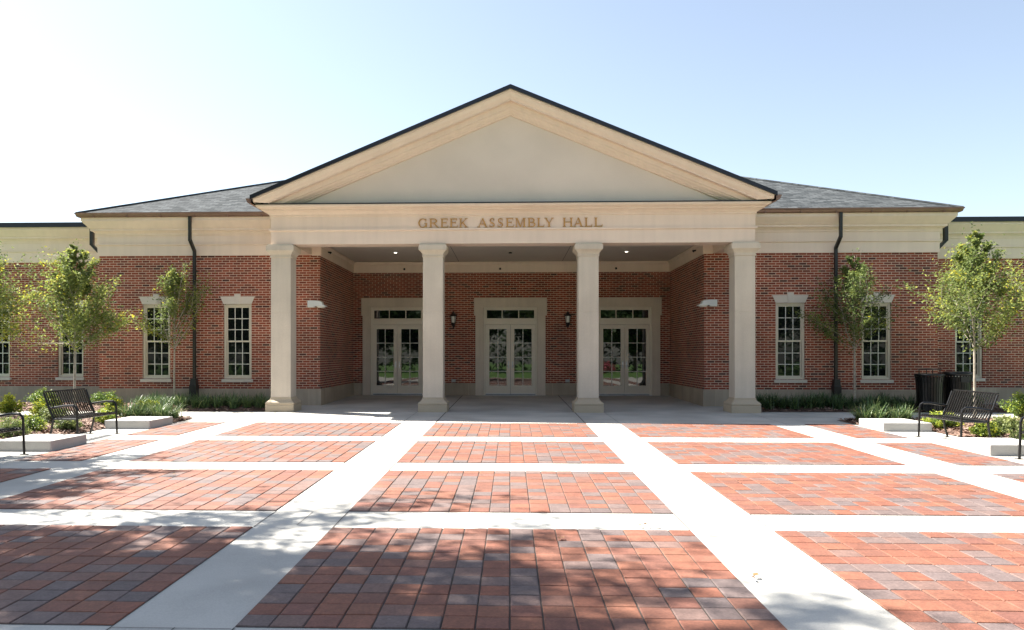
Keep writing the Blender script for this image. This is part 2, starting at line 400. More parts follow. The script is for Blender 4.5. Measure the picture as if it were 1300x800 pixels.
# joints in the concrete
jm = MB(); js = MB()
def joint(mb, x0, x1, y0, y1, w_=.008):
    dx, dy = x1-x0, y1-y0; L = math.hypot(dx, dy); nx_, ny_ = -dy/L*w_/2, dx/L*w_/2
    mb.quad((x0-nx_,y0-ny_,zg(0,y0-ny_)+.004),(x1-nx_,y1-ny_,zg(0,y1-ny_)+.004),(x1+nx_,y1+ny_,zg(0,y1+ny_)+.004),(x0+nx_,y0+ny_,zg(0,y0+ny_)+.004))
for x in (-1.63+.004, 1.62-.004):
    joint(jm, x, x, 16.33, 25.6, .022)
    prev = -2.5
    for (ya, yb) in ROWS: joint(js, x, x, prev, ya-.01, .010); prev = yb+.01
for x in (-2.36, 2.36):
    joint(js, x, x, 16.33, 21, .008)
    prev = -2.5
    for (ya, yb) in ROWS: joint(js, x, x, prev, ya-.01, .008); prev = yb+.01
for x in (-1.98, 1.98):
    for k in range(len(ROWS)-1): joint(jm, x, x, ROWS[k][1]+.1, ROWS[k+1][0]-.02, .006)
for k in range(len(ROWS)):
    for s in (-1, 1):
        joint(js, s*1.64, s*2.35, ROWS[k][0]-.03, ROWS[k][0]-.03, .006)
for y in (18.4, 19.0): joint(js, -1.6, 1.6, y, y, .01)
for x in (-5.9, 5.9, -8.4, 8.4): joint(js, x, x, 16.4, 19.05, .008)
joint(js, -10.5, 10.5, 17.95, 17.95, .008)
tag(jm.build('expansion_joints', M['joint']), kind='structure')
tag(js.build('saw_cut_joints', M['joint_soft']), kind='structure')

# planting beds: mulch
def mulch_bed(name, poly, seed, label):
    r = random.Random(seed)
    xs = [p[0] for p in poly]; ys = [p[1] for p in poly]
    bm = bmesh.new()
    x0, x1, y0, y1 = min(xs), max(xs), min(ys), max(ys)
    st = .12; nx = int((x1-x0)/st)+1; ny = int((y1-y0)/st)+1
    g = {}
    for i in range(nx+1):
        for j in range(ny+1):
            x = min(x0+i*st, x1); y = min(y0+j*st, y1)
            ed = min(x-x0, x1-x, y-y0, y1-y); up = .012+.06*min(1, ed/.35)+r.uniform(-.004,.004)*min(1, ed/.1)
            g[i, j] = bm.verts.new((x, y, zg(x, y)+up))
    for i in range(nx):
        for j in range(ny):
            bm.faces.new((g[i,j], g[i+1,j], g[i+1,j+1], g[i,j+1]))
    mb = MB(); bm.verts.index_update()
    mb.add([v.co[:] for v in bm.verts], [[v.index for v in f.verts] for f in bm.faces])
    base = mb.build(name, M['mulch'], smooth=True); bm.free()
    tag(base, label, 'mulch bed', kind='stuff')
    ch = MB(); area = (x1-x0)*(y1-y0)
    for _ in range(int(min(area,40)*420)):
        x = r.uniform(x0, x1); y = r.uniform(y0, y1); ed = min(x-x0, x1-x, y-y0, y1-y)
        z = zg(x, y)+.02+.06*min(1, ed/.35)+r.uniform(0,.015)
        a = r.uniform(0, 6.28); L = r.uniform(.02,.055); W = r.uniform(.008,.018); t1 = r.uniform(-.5,.5); t2 = r.uniform(-.5,.5)
        u = Vector((math.cos(a), math.sin(a), t1))*L; v = Vector((-math.sin(a), math.cos(a), t2))*W; c = Vector((x, y, z+.008))
        ch.quad(c-u-v, c+u-v, c+u+v, c-u+v, r.random())
    o = ch.build('mulch_chips', M['chips'], base, tone=True); tag(o, kind='stuff')
    return base
mulch_bed('mulch', [(6.3,19.35),(15.8,21.15)], 1, 'narrow dark mulch bed along the foot of the right wing')
mulch_bed('mulch', [(-15.8,19.1),(-6.25,21.15)], 2, 'narrow mulch bed along the foot of the left wing')
mulch_bed('mulch', [(8.2,8.0),(13.5,17.2)], 3, 'red brown mulch island behind the right benches')
mulch_bed('mulch', [(-13.5,8.0),(-8.2,17.2)], 4, 'red brown mulch island behind the left benches')
mulch_bed('mulch', [(7.3,16.08),(8.195,17.2)], 5, 'small mulch strip behind the far right concrete seat block')
mulch_bed('mulch', [(-8.195,16.08),(-7.3,17.2)], 6, 'small mulch strip behind the far left concrete seat block')

# ------------------------------------------------------------------ the hall
HL = (0, 21.2, .22)
hall = empty('brick_hall', HL, 'red brick assembly hall with cream pediment portico on four square columns', 'building')
def part(mb, name, m, parent=None, **k): return mb.build(name, m, parent or hall, HL, **k)
YF, YD, YR, YC = 21.2, 25.7, 22.7, 19.13
XI, XO = 5.37, 11.72
ZT = 4.46; ZB = .69
WZ0, WZ1, WW = .97, 3.085, .80
wins = [(-10.07,YF),(-7.73,YF),(7.73,YF),(10.07,YF)]
rwins = [(-15.75,YR),(-13.45,YR),(13.45,YR),(15.75,YR)]
doors = [-3.85, 0.0, 3.85]
DW, DH0, DH1 = 1.82, .262, 3.27

wl_ = MB()
for s in (-1, 1):
    a, b = (XI, XO) if s > 0 else (-XO, -XI)
    wall_face(wl_, a, b, ZB, ZT+.3, YF, [(x-WW/2, x+WW/2, WZ0, WZ1) for x, y in wins if a < x < b], .16)
    a, b = (XO, 24) if s > 0 else (-24, -XO)
    wall_face(wl_, a, b, ZB, ZT+.3, YR, [(x-WW/2, x+WW/2, WZ0, WZ1) for x, y in rwins if a < x < b], .16)
    x = s*XI
    q = [(x,YF,ZB),(x,YD,ZB),(x,YD,ZT+.3),(x,YF,ZT+.3)]
    wl_.quad(*(q if s < 0 else q[::-1]))
    x = s*XO
    q = [(x,YF,ZB),(x,34.5,ZB),(x,34.5,ZT+.3),(x,YF,ZT+.3)]
    wl_.quad(*(q if s > 0 else q[::-1]))
wall_face(wl_, -XI, XI, ZB, ZT+.3, YD, [(d-DW/2, d+DW/2, ZB-.01, DH1) for d in doors], .2)
wl_.quad((24,34.5,0),(-24,34.5,0),(-24,34.5,ZT+.3),(24,34.5,ZT+.3))
part(wl_, 'brick_wall', M['brick'])

pr = .035
bprof = [(0,-.1),(pr,-.1),(pr,ZB-.012),(pr-.014,ZB),(0,ZB)]
for pth in ([(-24,YR),(-XO,YR)], [(-XO,YR+1),(-XO,YF),(-XI,YF),(-XI,YD),(doors[0]-1.19,YD)], [(doors[0]+1.19,YD),(doors[1]-1.19,YD)],
            [(doors[1]+1.19,YD),(doors[2]-1.19,YD)], [(doors[2]+1.19,YD),(XI,YD),(XI,YF),(XO,YF),(XO,YR+1)], [(XO,YR),(24,YR)]):
    part(MB().sweep(pth, bprof), 'stone_base', M['base_stone'])

# entablatures
wing_prof = [(0,ZT),(.035,ZT),(.035,4.745),(.05,4.757),(.075,4.765),(.075,4.80),(.04,4.806),(.04,5.03),(.065,5.04),(.065,5.075),(.085,5.10),(.12,5.135),(.165,5.155),(.175,5.16),(.175,5.215),(.20,5.225),(.23,5.27),(.29,5.34),(.335,5.40),(.345,5.405),(.345,5.515),(0,5.515)]
for pth in ([(-XO,YR+11),(-XO,YF),(-6.10,YF)], [(6.10,YF),(XO,YF),(XO,YR+11)]):
    part(MB().sweep(pth, wing_prof), 'wing_entablature', M['cream'])
sd_prof = [(p*.8, z+.01 if i in (0,1) else z+.03) for i, (p, z) in enumerate(wing_prof)]
for s in (-1, 1):
    e2 = MB()
    e2.sweep([(-24,YR),(-XO-.04,YR)] if s < 0 else [(XO+.04,YR),(24,YR)], sd_prof)
    part(e2, 'side_entablature', M['cream'])
    c2 = MB(); a, b = (-24,-XO-.05) if s < 0 else (XO+.05,24)
    c2.box(a, b, YR-.31, YR+.4, 5.546, 5.64); c2.box(a, b, YR-.325, YR-.312, 5.50, 5.645)
    part(c2, 'roof_coping', M['edge'])
    r2 = MB(); r2.box(a, b, YR+.4, 34.5, 5.30, 5.56); part(r2, 'flat_roof', M['ceiling'])

pe_prof = [(0,4.467),(0,4.79),(.012,4.80),(.045,4.812),(.045,4.852),(.004,4.858),(.004,5.17),(.03,5.178),(.03,5.215),(.05,5.225),(.075,5.255),(.13,5.288),(.175,5.297),(.18,5.30),(.18,5.325),(.20,5.333),(.235,5.345),(.27,5.36),(.295,5.385),(.30,5.39),(.30,5.425),(0,5.425)]
XE = 6.11
pe = MB(); pe.sweep([(-XE,YF-.36),(-XE,YC),(XE,YC),(XE,YF-.36)], pe_prof, caps=False)
# inner beam faces and soffit
inr = XE-.51; yb = YC+.51
pe.quad((-XE,YC,4.467),(-inr,yb,4.467),(inr,yb,4.467),(XE,YC,4.467))
pe.quad((-inr,yb,4.467),(-inr,yb,4.84),(inr,yb,4.84),(inr,yb,4.467))
for s in (-1, 1):
    pe.quad((s*XE,YC,4.467),(s*XE,YF,4.467),(s*inr,YF,4.467),(s*inr,yb,4.467))
    pe.quad((s*inr,yb,4.467),(s*inr,YF,4.467),(s*inr,YF,4.84),(s*inr,yb,4.84))
    pe.quad((s*XE,YF-.36,4.467),(s*XE,YF,4.467),(s*XE,YF,5.43),(s*XE,YF-.36,5.43))
pe.box(-XE+.01, XE-.01, YC+.02, YC+.3, 5.30, 5.43)
ent = part(pe, 'portico_entablature', M['cream'])
fl = MB(); fl.box(-XE-.315, XE+.315, YC-.318, YC+.05, 5.427, 5.452); part(fl, 'cornice_flashing', M['edge'])

# inner frieze round the porch and its ceiling
fr = MB()
fprof = [(0,4.44),(.03,4.44),(.03,4.70),(.045,4.71),(.06,4.74),(.085,4.76),(.085,4.80),(.0,4.80)]
fr.sweep([(-XI,YF+.0),(-XI,YD),(XI,YD),(XI,YF+.0)], fprof)
for s in (-1, 1):
    a, b = sorted((s*XI, s*inr)); fr.box(a, b, YF-.03, YF+.05, 4.45, 4.84)
fri = part(fr, 'porch_frieze', M['cream'])
ce = MB(); ce.box(-XI-.3, XI+.3, YC+.515, YD+.05, 4.815, 4.9); cei = part(ce, 'porch_ceiling', M['ceiling'])
for x in (-1.75, 1.75): part(MB().box(x-.006, x+.006, YC+.52, YD-.1, 4.811, 4.8145), 'ceiling_joint', M['joint'], cei)
for x, y in ((-3.55,20.9),(-3.55,23.3),(0,20.9),(3.55,20.9),(3.55,23.3)):
    lr = MB(); lr.lathe(x, y, [(.085,4.802),(.085,4.813)], 16); tr_ = part(lr, 'ceiling_light', M['white'], cei)
    lb = MB(); lb.lathe(x, y, [(.042,4.798),(.045,4.8015)], 14); part(lb, 'lit_lamp', M['bulb'], tr_) if False else part(lb, 'lit_lamp', M['bulb'], cei)
def sprinkler(x, y, z, dx, dy):
    s_ = MB(); s_.tube([(x,y,z),(x+dx*.06,y+dy*.06,z)], .022, 8); s_.tube([(x+dx*.06,y+dy*.06,z),(x+dx*.09,y+dy*.09,z-.03)], .035, 8)
    part(s_, 'sprinkler_head', M['pipe'], fri)
for x in (-3.6, -.35, 3.55): sprinkler(x, YD-.03, 4.57, 0, -1)
for s in (-1, 1): sprinkler(s*(XI-.03), 22.0, 4.65, -s, 0)
sp = MB(); sp.lathe(0, 23.4, [(.05,4.78),(.05,4.813)], 10); part(sp, 'sprinkler_head', M['pipe'], cei)

# pediment
SL = .4137; ZA = 8.28; ZC = 5.453
ty = MB(); ty.prism([(-(ZA-.55-ZC)/SL, ZC-.02), ((ZA-.55-ZC)/SL, ZC-.02), (0, ZA-.55)], YC+.003, YC+.25)
tym = part(ty, 'pediment_panel', M['stucco'])
rk_prof = [(.085,.50),(.13,.50),(.14,.475),(.17,.462),(.215,.44),(.255,.40),(.275,.385),(.28,.37),(.315,.37),(.318,.215),(.44,.21),(.445,.175),(.475,.17),(.495,.15),(.525,.105),(.55,.095),(.555,.06),(.585,.055),(.60,.0)]
rk = MB()
for s in (-1, 1):
    top = []; low = []
    for q, p in rk_prof:
        zl = ZA-q; xm = (zl-ZC)/SL; xc = min(xm, XE+.30)
        top.append((0, YC-p, zl)); low.append((s*xc, YC-p, zl-SL*xc))
    n = len(top)
    fs_ = []
    for k in range(n-1):
        fs_.append((k, k+1, n+k+1, n+k) if s > 0 else (k, n+k, n+k+1, k+1))
    rk.add(top+low, fs_)
    # plumb cut end
    xe = s*(XE+.30)
    ze = ZA-SL*(XE+.30)
    pts = [(xe, YC+.2, ze-.085)]+[l for l in low if abs(abs(l[0])-(XE+.30)) < 1e-6]
    pts += [(xe, pts[-1][1], ZC-.002), (xe, YC+.2, ZC-.002)]
    rk.add(pts, [tuple(range(len(pts)))])
part(rk, 'raking_cornice', M['cream'])
ge = MB()
for s in (-1, 1):
    xe = 6.47
    poly = [(0,ZA+.012),(0,ZA-.086),(s*xe,ZA-.086-SL*xe),(s*xe,ZA+.012-SL*xe)]
    ge.prism(poly if s < 0 else poly[::-1], YC-.56, YC-.505)
part(ge, 'rake_edge', M['edge'])
gr = MB()
for s in (-1, 1):
    xe = 6.47; y0, y1 = YC-.504, 27.4
    a, b = (0,y0,ZA), (s*xe,y0,ZA-SL*xe); c, d = (s*xe,y1,ZA-SL*xe), (0,y1,ZA)
    T = .08
    vs_ = [a,b,c,d]+[(x,y,z-T) for x,y,z in (a,b,c,d)]
    fs_ = [(0,1,2,3),(4,7,6,5),(1,5,6,2),(0,4,5,1)]
    gr.add(vs_, fs_ if s > 0 else [f[::-1] for f in fs_])
part(gr, 'gable_roof', M['shingle'])
# gable side gutters
gutter_prof = [(0,-.02),(.07,-.02),(.10,.0),(.115,.05),(.135,.075),(.135,.10),(.12,.10),(.0,.10)]
for s in (-1, 1):
    g = MB(); p_ = [(p+.36, z+5.455) for p, z in gutter_prof]
    path = [(-XE,YF-.4),(-XE,YC-.42)] if s < 0 else [(XE,YC-.42),(XE,YF-.4)]
    path = [(-XE,YC+1.6),(-XE,YC-.46)] if s < 0 else [(XE,YC-.46),(XE,YC+1.6)]
    # outwards is right of travel: south-bound on the left side looks west
    g.sweep(path, p_); part(g, 'gutter', M['copper'])
    sb = MB(); a, b = sorted((s*(XE+.0), s*(XE+.36))); sb.box(a, b, YC-.0, YC+1.6, 5.43, 5.50); part(sb, 'eave_soffit', M['cream'])

# hip roof over the wings
ex, ey, ez = XO+.43, YF-.43, 5.60
yback = 34.0; half = (yback-ey)/2; rz_ = ez+.42*half
hp = MB()
A,B,Cc,D = (-ex,ey,ez),(ex,ey,ez),(ex,yback,ez),(-ex,yback,ez); E1,E2 = (-ex+half,ey+half,rz_),(ex-half,ey+half,rz_)
hp.add([A,B,Cc,D,E1,E2], [(0,1,5,4),(1,2,5),(2,3,4,5),(3,0,4),(3,2,1,0)])
hr = part(hp, 'hip_roof', M['shingle'])
for a, b in ((A,E1),(B,E2)):
    part(MB().tube([Vector(a), Vector(b)], .05, 6), 'hip_cap', M['shingle'], hr)
p_ = [(p+.33, z+5.515+.004) for p, z in gutter_prof]
for sd, pth in ((-1,[(-XO,YF+10),(-XO,YF),(-XE-.28,YF)]), (1,[(XE+.28,YF),(XO,YF),(XO,YF+10)])):
    gt = MB().sweep(pth, p_)
    for k in range(6):
        x = sd*(6.9+.95*k); gt.box(x-.012, x+.012, YF-.475, YF-.36, 5.492, 5.535)
    part(gt, 'gutter', M['copper'])

# downspouts
def downspout(x, jog):
    d = MB(); w2 = .038
    def seg(a, b):
        a = Vector(a); b = Vector(b); dd = (b-a).normalized(); u = Vector((1,0,0)); v = dd.cross(u).normalized()
        vs_ = [a-u*w2-v*w2, a+u*w2-v*w2, a+u*w2+v*w2, a-u*w2+v*w2, b-u*w2-v*w2, b+u*w2-v*w2, b+u*w2+v*w2, b-u*w2+v*w2]
        d.add(vs_, [(0,3,2,1),(4,5,6,7),(0,1,5,4),(1,2,6,5),(2,3,7,6),(3,0,4,7)])
    yt = YF-.40; yw = YF-.09
    seg((x,yt,5.50),(x,yt,4.82)); seg((x,yt-.002,4.86),(x,yw,4.58)); seg((x,yw,4.60),(x,yw,.95))
    for z in (4.0, 2.6, 1.3): d.box(x-.085, x+.085, YF-.04, YF-.005, z, z+.03)
    o = part(d, 'downspout', M['pipe'])
    b = MB(); b.frustum(x, YF-.12, [(.10,.18),(.10,.78),(.085,.82),(.075,.98)]); b.lathe(x-.02, YF-.12, [(.13,.18),(.13,.24)], 12)
    part(b, 'cast_boot', M['pipe'], o)
downspout(-8.93, 0); downspout(8.93, 0)
for s in (-1, 1):
    d = MB(); xx = s*(XO+.42)
    d.box(xx-.05, xx+.05, 21.52, 21.62, 4.83, 5.49)
    d.add([(xx-.05,21.52,4.84),(xx+.05,21.52,4.84),(xx+.05,21.62,4.84),(xx-.05,21.62,4.84)]+[(xx-s*.33-.05,21.52,4.5),(xx-s*.33+.05,21.52,4.5),(xx-s*.33+.05,21.62,4.5),(xx-s*.33-.05,21.62,4.5)],
          [(0,1,5,4),(1,2,6,5),(2,3,7,6),(3,0,4,7),(4,5,6,7)])
    d.box(xx-s*.33-.05, xx-s*.33+.05, 21.522, 21.618, .3, 4.51)
    part(d, 'downspout', M['pipe'])

# columns
def column(x):
    s_ = MB(); cy = YC+.255
    s_.frustum(x, cy, [(.255,.56),(.255,2.72),(.249,2.724),(.249,2.731),(.2545,2.735),(.252,4.15)])
    sh = part(s_, 'column', M['cast_stone'], bevel=.008)
    c = MB(); c.frustum(x, cy, [(.262,4.132),(.274,4.138),(.274,4.160),(.259,4.166),(.262,4.19),(.272,4.215),(.30,4.255),(.33,4.285),(.342,4.30),(.352,4.302),(.352,4.425),(.325,4.43),(.325,4.463)])
    part(c, 'capital', M['cast_stone'], sh)
    b = MB(); z0 = zg(0, cy)-.02
    b.frustum(x, cy, [(.365,z0),(.365,.365),(.355,.375),(.355,.38)])
    b.frustum(x, cy, [(.358,.381),(.366,.40),(.366,.425),(.35,.45),(.315,.475),(.285,.505),(.268,.54),(.268,.565),(.255,.568)])
    part(b, 'column_base', M['base_mould'], sh, bevel=.006)
for x in (-5.86, -1.965, 1.965, 5.86): column(x)

# windows
def make_window(x, y):
    root_off = (x, y, WZ0)
    f = MB(); ring(f, x-WW/2+.002, x+WW/2-.002, WZ0+.002, WZ1-.002, .062, y+.045, y+.14, .062, .05)
    fo = f.build('window', M['win_paint'], hall, root_off); fo.location = (x-HL[0], y-HL[1], WZ0-HL[2])
    def sub(mb, n, m, **k): return mb.build(n, m, fo, root_off, **k)
    xa, xb = x-WW/2+.064, x+WW/2-.064; zm = (WZ0+WZ1)/2
    for (za, zb, yy) in ((zm-.02, WZ1-.065, y+.075), (WZ0+.053, zm+.02, y+.108)):
        s_ = MB(); ring(s_, xa, xb, za, zb, .034, yy, yy+.032, .034, .045); sub(s_, 'sash', M['win_paint'])
        m_ = MB(); gx0, gx1, gz0, gz1 = xa+.034, xb-.034, za+.045, zb-.034
        for k in (1, 2):
            c = gx0+(gx1-gx0)*k/3; m_.box(c-.011, c+.011, yy+.006, yy+.026, gz0, gz1)
            c = gz0+(gz1-gz0)*k/3; m_.box(gx0, gx1, yy+.008, yy+.024, c-.011, c+.011)
        sub(m_, 'muntins', M['muntin'])
        g_ = MB(); t = rng.uniform(-.0012,.0012); g_.quad((gx0,yy+.017+t,gz0),(gx1,yy+.017-t,gz0),(gx1,yy+.017-t,gz1),(gx0,yy+.017+t,gz1)); sub(g_, 'pane', M['glass'])
    s_ = MB(); s_.add([(x-.445,y-.05,WZ0-.10),(x+.445,y-.05,WZ0-.10),(x+.445,y+.12,WZ0-.10),(x-.445,y+.12,WZ0-.10),(x-.445,y-.05,WZ0-.012),(x+.445,y-.05,WZ0-.012),(x+.445,y+.12,WZ0+.004),(x-.445,y+.12,WZ0+.004)],
        [(0,3,2,1),(4,5,6,7),(0,1,5,4),(1,2,6,5),(2,3,7,6),(3,0,4,7)])
    sub(s_, 'sill', M['sill'], bevel=.006)
    l_ = MB(); l_.prism([(x-.40,WZ1),(x+.40,WZ1),(x+.495,WZ1+.215),(x-.495,WZ1+.215)], y-.012, y+.1); sub(l_, 'lintel', M['lintel'])
    k_ = MB(); k_.prism([(x-.065,WZ1-.004),(x+.065,WZ1-.004),(x+.09,WZ1+.285),(x-.09,WZ1+.285)], y-.03, y+.08); sub(k_, 'keystone', M['lintel'], bevel=.006)
for x, y in wins+rwins: make_window(x, y)
ib = MB()  # dark panels stand in for the unlit rooms behind the panes
for x, y in wins+rwins: ib.box(x-WW/2, x+WW/2, y+.161, y+.2, WZ0, WZ1)
part(ib, 'window_dark_back', M['dark'])

# doors
def make_door(x):
    y = YD; z0 = DH0+.0
    off = (x, y, z0)
    s_ = MB()
    so, ear = .275, .045
    a, b = x-DW/2, x+DW/2
    for s in (-1, 1):
        e = a if s < 0 else b
        p = sorted((e, e+s*so)); s_.box(p[0], p[1], y-.06, y+.12, z0-.05, 2.985)
        p = sorted((e, e+s*(so+ear))); s_.box(p[0], p[1], y-.061, y+.12, 2.985, DH1)
        p = sorted((e, e+s*.05)); s_.box(p[0], p[1], y-.075, y-.0605, z0-.02, DH1)
    s_.box(a-so-ear, b+so+ear, y-.061, y+.12, DH1, 3.575)
    s_.box(a-.05, b+.05, y-.075, y-.0615, DH1, DH1+.05)
    fo = s_.build('door_surround', M['cast_stone'], hall, off); fo.location = (x-HL[0], y-HL[1], z0-HL[2])
    def sub(mb, n, m, **k): return mb.build(n, m, fo, off, **k)
    f = MB(); ring(f, a+.002, b-.002, z0-.002, DH1-.002, .06, y-.01, y+.10, .07, .02)
    f.box(a+.062, b-.062, y-.008, y+.098, 2.675, 2.85)
    f.box(a+.062, b-.062, y-.022, y-.009, 2.83, 2.852)
    sub(f, 'door_frame', M['putty'])
    t = MB(); ta, tb, tz0, tz1 = a+.062, b-.062, 2.852, DH1-.074
    ring(t, ta, tb, tz0, tz1, .045, y+.012, y+.06, .035, .035)
    for k in (1, 2):
        c = ta+(tb-ta)*k/3; t.box(c-.013, c+.013, y+.018, y+.055, tz0+.03, tz1-.03)
    sub(t, 'transom', M['putty'])
    g = MB(); g.quad((ta+.04,y+.04,tz0+.03),(tb-.04,y+.0405,tz0+.03),(tb-.04,y+.0395,tz1-.03),(ta+.04,y+.04,tz1-.03)); sub(g, 'transom_pane', M['door_glass'])
    sill = MB(); sill.box(a+.0, b-.0, y-.09, y+.05, z0-.03, z0+.022); sub(sill, 'threshold', M['alu'])
    for s in (-1, 1):
        la, lb = (a+.066, x-.004) if s < 0 else (x+.004, b-.066)
        lz0, lz1 = z0+.04, 2.668
        ga, gb = la+.125, lb-.125; gz0, gz1 = .605, 2.525
        d = MB(); d.box(la, ga, y+.008, y+.052, lz0, lz1); d.box(gb, lb, y+.008, y+.052, lz0, lz1)
        d.box(ga, gb, y+.008, y+.052, gz1, lz1); d.box(ga, gb, y+.008, y+.052, lz0, gz0)
        ring(d, ga-.018, gb+.018, gz0-.018, gz1+.018, .02, y+.002, y+.0079)
        sub(d, 'door_leaf', M['putty'])
        k = MB(); k.box(la, lb, y+.0015, y+.0078, lz0, lz0+.03); sub(k, 'door_sweep', M['alu'])
        m_ = MB(); c = (ga+gb)/2; m_.box(c-.011, c+.011, y+.014, y+.04, gz0, gz1)
        for q in (1, 2, 3):
            zz = gz0+(gz1-gz0)*q/4; m_.box(ga, gb, y+.016, y+.038, zz-.011, zz+.011)
        m_.box(ga, gb, y+.043, y+.051, 1.27, 1.33)
        sub(m_, 'muntins', M['muntin'])
        e = rng.uniform(-.001,.001)
        g = MB(); g.quad((ga,y+.03+e,gz0),(gb,y+.03-e,gz0),(gb,y+.03-e,gz1),(ga,y+.03+e,gz1)); sub(g, 'pane', M['door_glass'])
        h = MB(); hx = lb-.06 if s < 0 else la+.06
        h.box(hx-.02, hx+.02, y-.004, y+.0075, 1.20, 1.42); h.tube([(hx,y+.005,1.27),(hx,y-.06,1.27),(hx-s*(-.0)+s*.09,y-.062,1.27)], .011, 8); h.tube([(hx,y-.004,1.38),(hx,y-.02,1.38)], .018, 8)
        sub(h, 'handle', M['alu'])
for d in doors: make_door(d)
db = MB()
for d in doors: db.box(d-DW/2, d+DW/2, YD+.2, YD+.24, 0.2, DH1)
part(db, 'door_interior', M['dark'])

# lettering: serif capitals, each a mesh
def letter_polys(ch, W, Hh):
    S, T, sf = .037, .017, .011
    P_ = []
    def rect(x0, x1, z0, z1): P_.append([(x0,z0),(x1,z0),(x1,z1),(x0,z1)])
    def stem(x, z0=0, z1=None, w_=S, foot=True, head=True):
        z1 = Hh if z1 is None else z1; rect(x, x+w_, z0, z1)
        if foot: P_.append([(x-.022,z0),(x+w_+.022,z0),(x+w_+.022,z0+sf*.6),(x+w_,z0+sf*1.8),(x,z0+sf*1.8),(x-.022,z0+sf*.6)])
        if head: P_.append([(x-.022,z1-sf*.6),(x,z1-sf*1.8),(x+w_,z1-sf*1.8),(x+w_+.022,z1-sf*.6),(x+w_+.022,z1),(x-.022,z1)])
    def diag(x0, z0, x1, z1, w_): P_.append([(x0-w_/2,z0),(x0+w_/2,z0),(x1+w_/2,z1),(x1-w_/2,z1)] if z1 > z0 else [(x1-w_/2,z1),(x1+w_/2,z1),(x0+w_/2,z0),(x0-w_/2,z0)])
    def serif(x, z, w_=.075, up=True):
        rect(x-w_/2, x+w_/2, *((z, z+sf) if up else (z-sf, z)))
    def arc(cx, cz, rx, rz, a0, a1, wt, wn, n=14):   # thick at the sides, thin at top and bottom
        for k in range(n):
            q = []
            for a, sgn in ((a0+(a1-a0)*k/n,1),(a0+(a1-a0)*(k+1)/n,1),(a0+(a1-a0)*(k+1)/n,-1),(a0+(a1-a0)*k/n,-1)):
                ar = R(a); wx = wt if sgn < 0 else 0; wz = wn if sgn < 0 else 0
                q.append((cx+(rx-wx)*math.cos(ar), cz+(rz-wz)*math.sin(ar)))
            P_.append(q if a1 > a0 else q[::-1])
    if ch == 'H':
        stem(.024); stem(W-.024-S); rect(.024+S, W-.024-S, Hh*.49, Hh*.49+T)
    elif ch == 'E':
        stem(.024); x = .024+S
        for z, L in ((0,W),(Hh-T,W-.012),(Hh*.49,W-.045)): rect(x, L, z, z+T)
        P_.append([(W-.016,0),(W,0),(W+.004,.058),(W-.006,.058)]); P_.append([(W-.022,Hh-.052),(W-.012,Hh-.052),(W-.012,Hh),(W-.028,Hh)]); rect(W-.055, W-.045, Hh*.49-.018, Hh*.49+T+.018)
    elif ch == 'L':
        stem(.024); x = .024+S; rect(x, W, 0, T); P_.append([(W-.018,0),(W,0),(W+.004,.062),(W-.006,.062)])
    elif ch == 'A':
        diag(W*.10, 0, W*.5, Hh, T); diag(W*.88, 0, W*.5, Hh, S*1.05); rect(W*.25, W*.72, Hh*.32, Hh*.32+T*.8); serif(W*.10, 0, .07); serif(W*.88, 0, .08)
    elif ch == 'K':
        stem(.024); diag(.03+S, Hh*.42, W*.84, Hh, T); diag(W*.88, 0, W*.40, Hh*.60, S); serif(W*.88, 0, .08); serif(W*.84, Hh, .075, False)
    elif ch == 'M':
        stem(.024, w_=T); stem(W-.024-S); diag(W*.5, 0, .03+T, Hh, S*.95); diag(W*.5, 0, W-.03-S, Hh, T)
    elif ch == 'Y':
        stem(W/2-S/2, 0, Hh*.48, head=False); diag(W*.5-.008, Hh*.44, W*.14, Hh, S*.95); diag(W*.5+.010, Hh*.44, W*.87, Hh, T); serif(W*.14, Hh, .08, False); serif(W*.87, Hh, .07, False)
    elif ch in 'RB':
        stem(.024); x = .024+S; h2 = Hh*.47
        rx = W-x-(.03 if ch == 'R' else .022); rz = (Hh-h2)/2
        rect(x, x+rx*.35, Hh-T, Hh); rect(x, x+rx*.35, h2, h2+T)
        arc(x+rx*.35, h2+rz, rx*.65, rz, -90, 90, S, T)
        if ch == 'R':
            diag(W-.012, 0, x+rx*.30, h2+T, S); serif(W-.012, 0, .06)
        else:
            rx = W-x; rz = (h2+T)/2; rect(x, x+rx*.4, 0, T); arc(x+rx*.4, rz, rx*.6, rz, -90, 90, S, T)
    elif ch == 'G':
        arc(W*.48, Hh/2, W*.48, Hh/2+.004, 48, 318, S, T, 22); P_.append([(W*.80,Hh*.70),(W*.86,Hh*.70),(W*.86,Hh),(W*.80,Hh*.93)])
        rect(W*.78, W*.78+S, .01, Hh*.44); rect(W*.66, W*.98, Hh*.44-sf*.2, Hh*.44+sf)
    elif ch == 'S':
        rz = Hh*.262; arc(W*.48, Hh-rz, W*.40, rz+.003, 32, 262, S*.8, T, 14); arc(W*.5, rz, W*.47, rz+.003, 82, -148, S*.85, T, 14)
        P_.append([(W*.80,Hh*.74),(W*.87,Hh*.74),(W*.87,Hh),(W*.80,Hh*.92)]); P_.append([(W*.03,0),(W*.10,Hh*.08),(W*.10,Hh*.27),(W*.03,Hh*.27)])
        P_.append([(W*.28,Hh*.50),(W*.62,Hh*.36),(W*.74,Hh*.47),(W*.42,Hh*.62)])
    return P_
LET = [('G',133,184),('R',193,244),('E',255,298),('E',306,350),('K',358,406),('A',462,515),('S',525,556),('S',570,602),('E',615,659),('M',667,727),('B',735,779),('L',787,826),('Y',828,879),('H',928,984),('A',988,1038),('L',1047,1088),('L',1100,1144)]
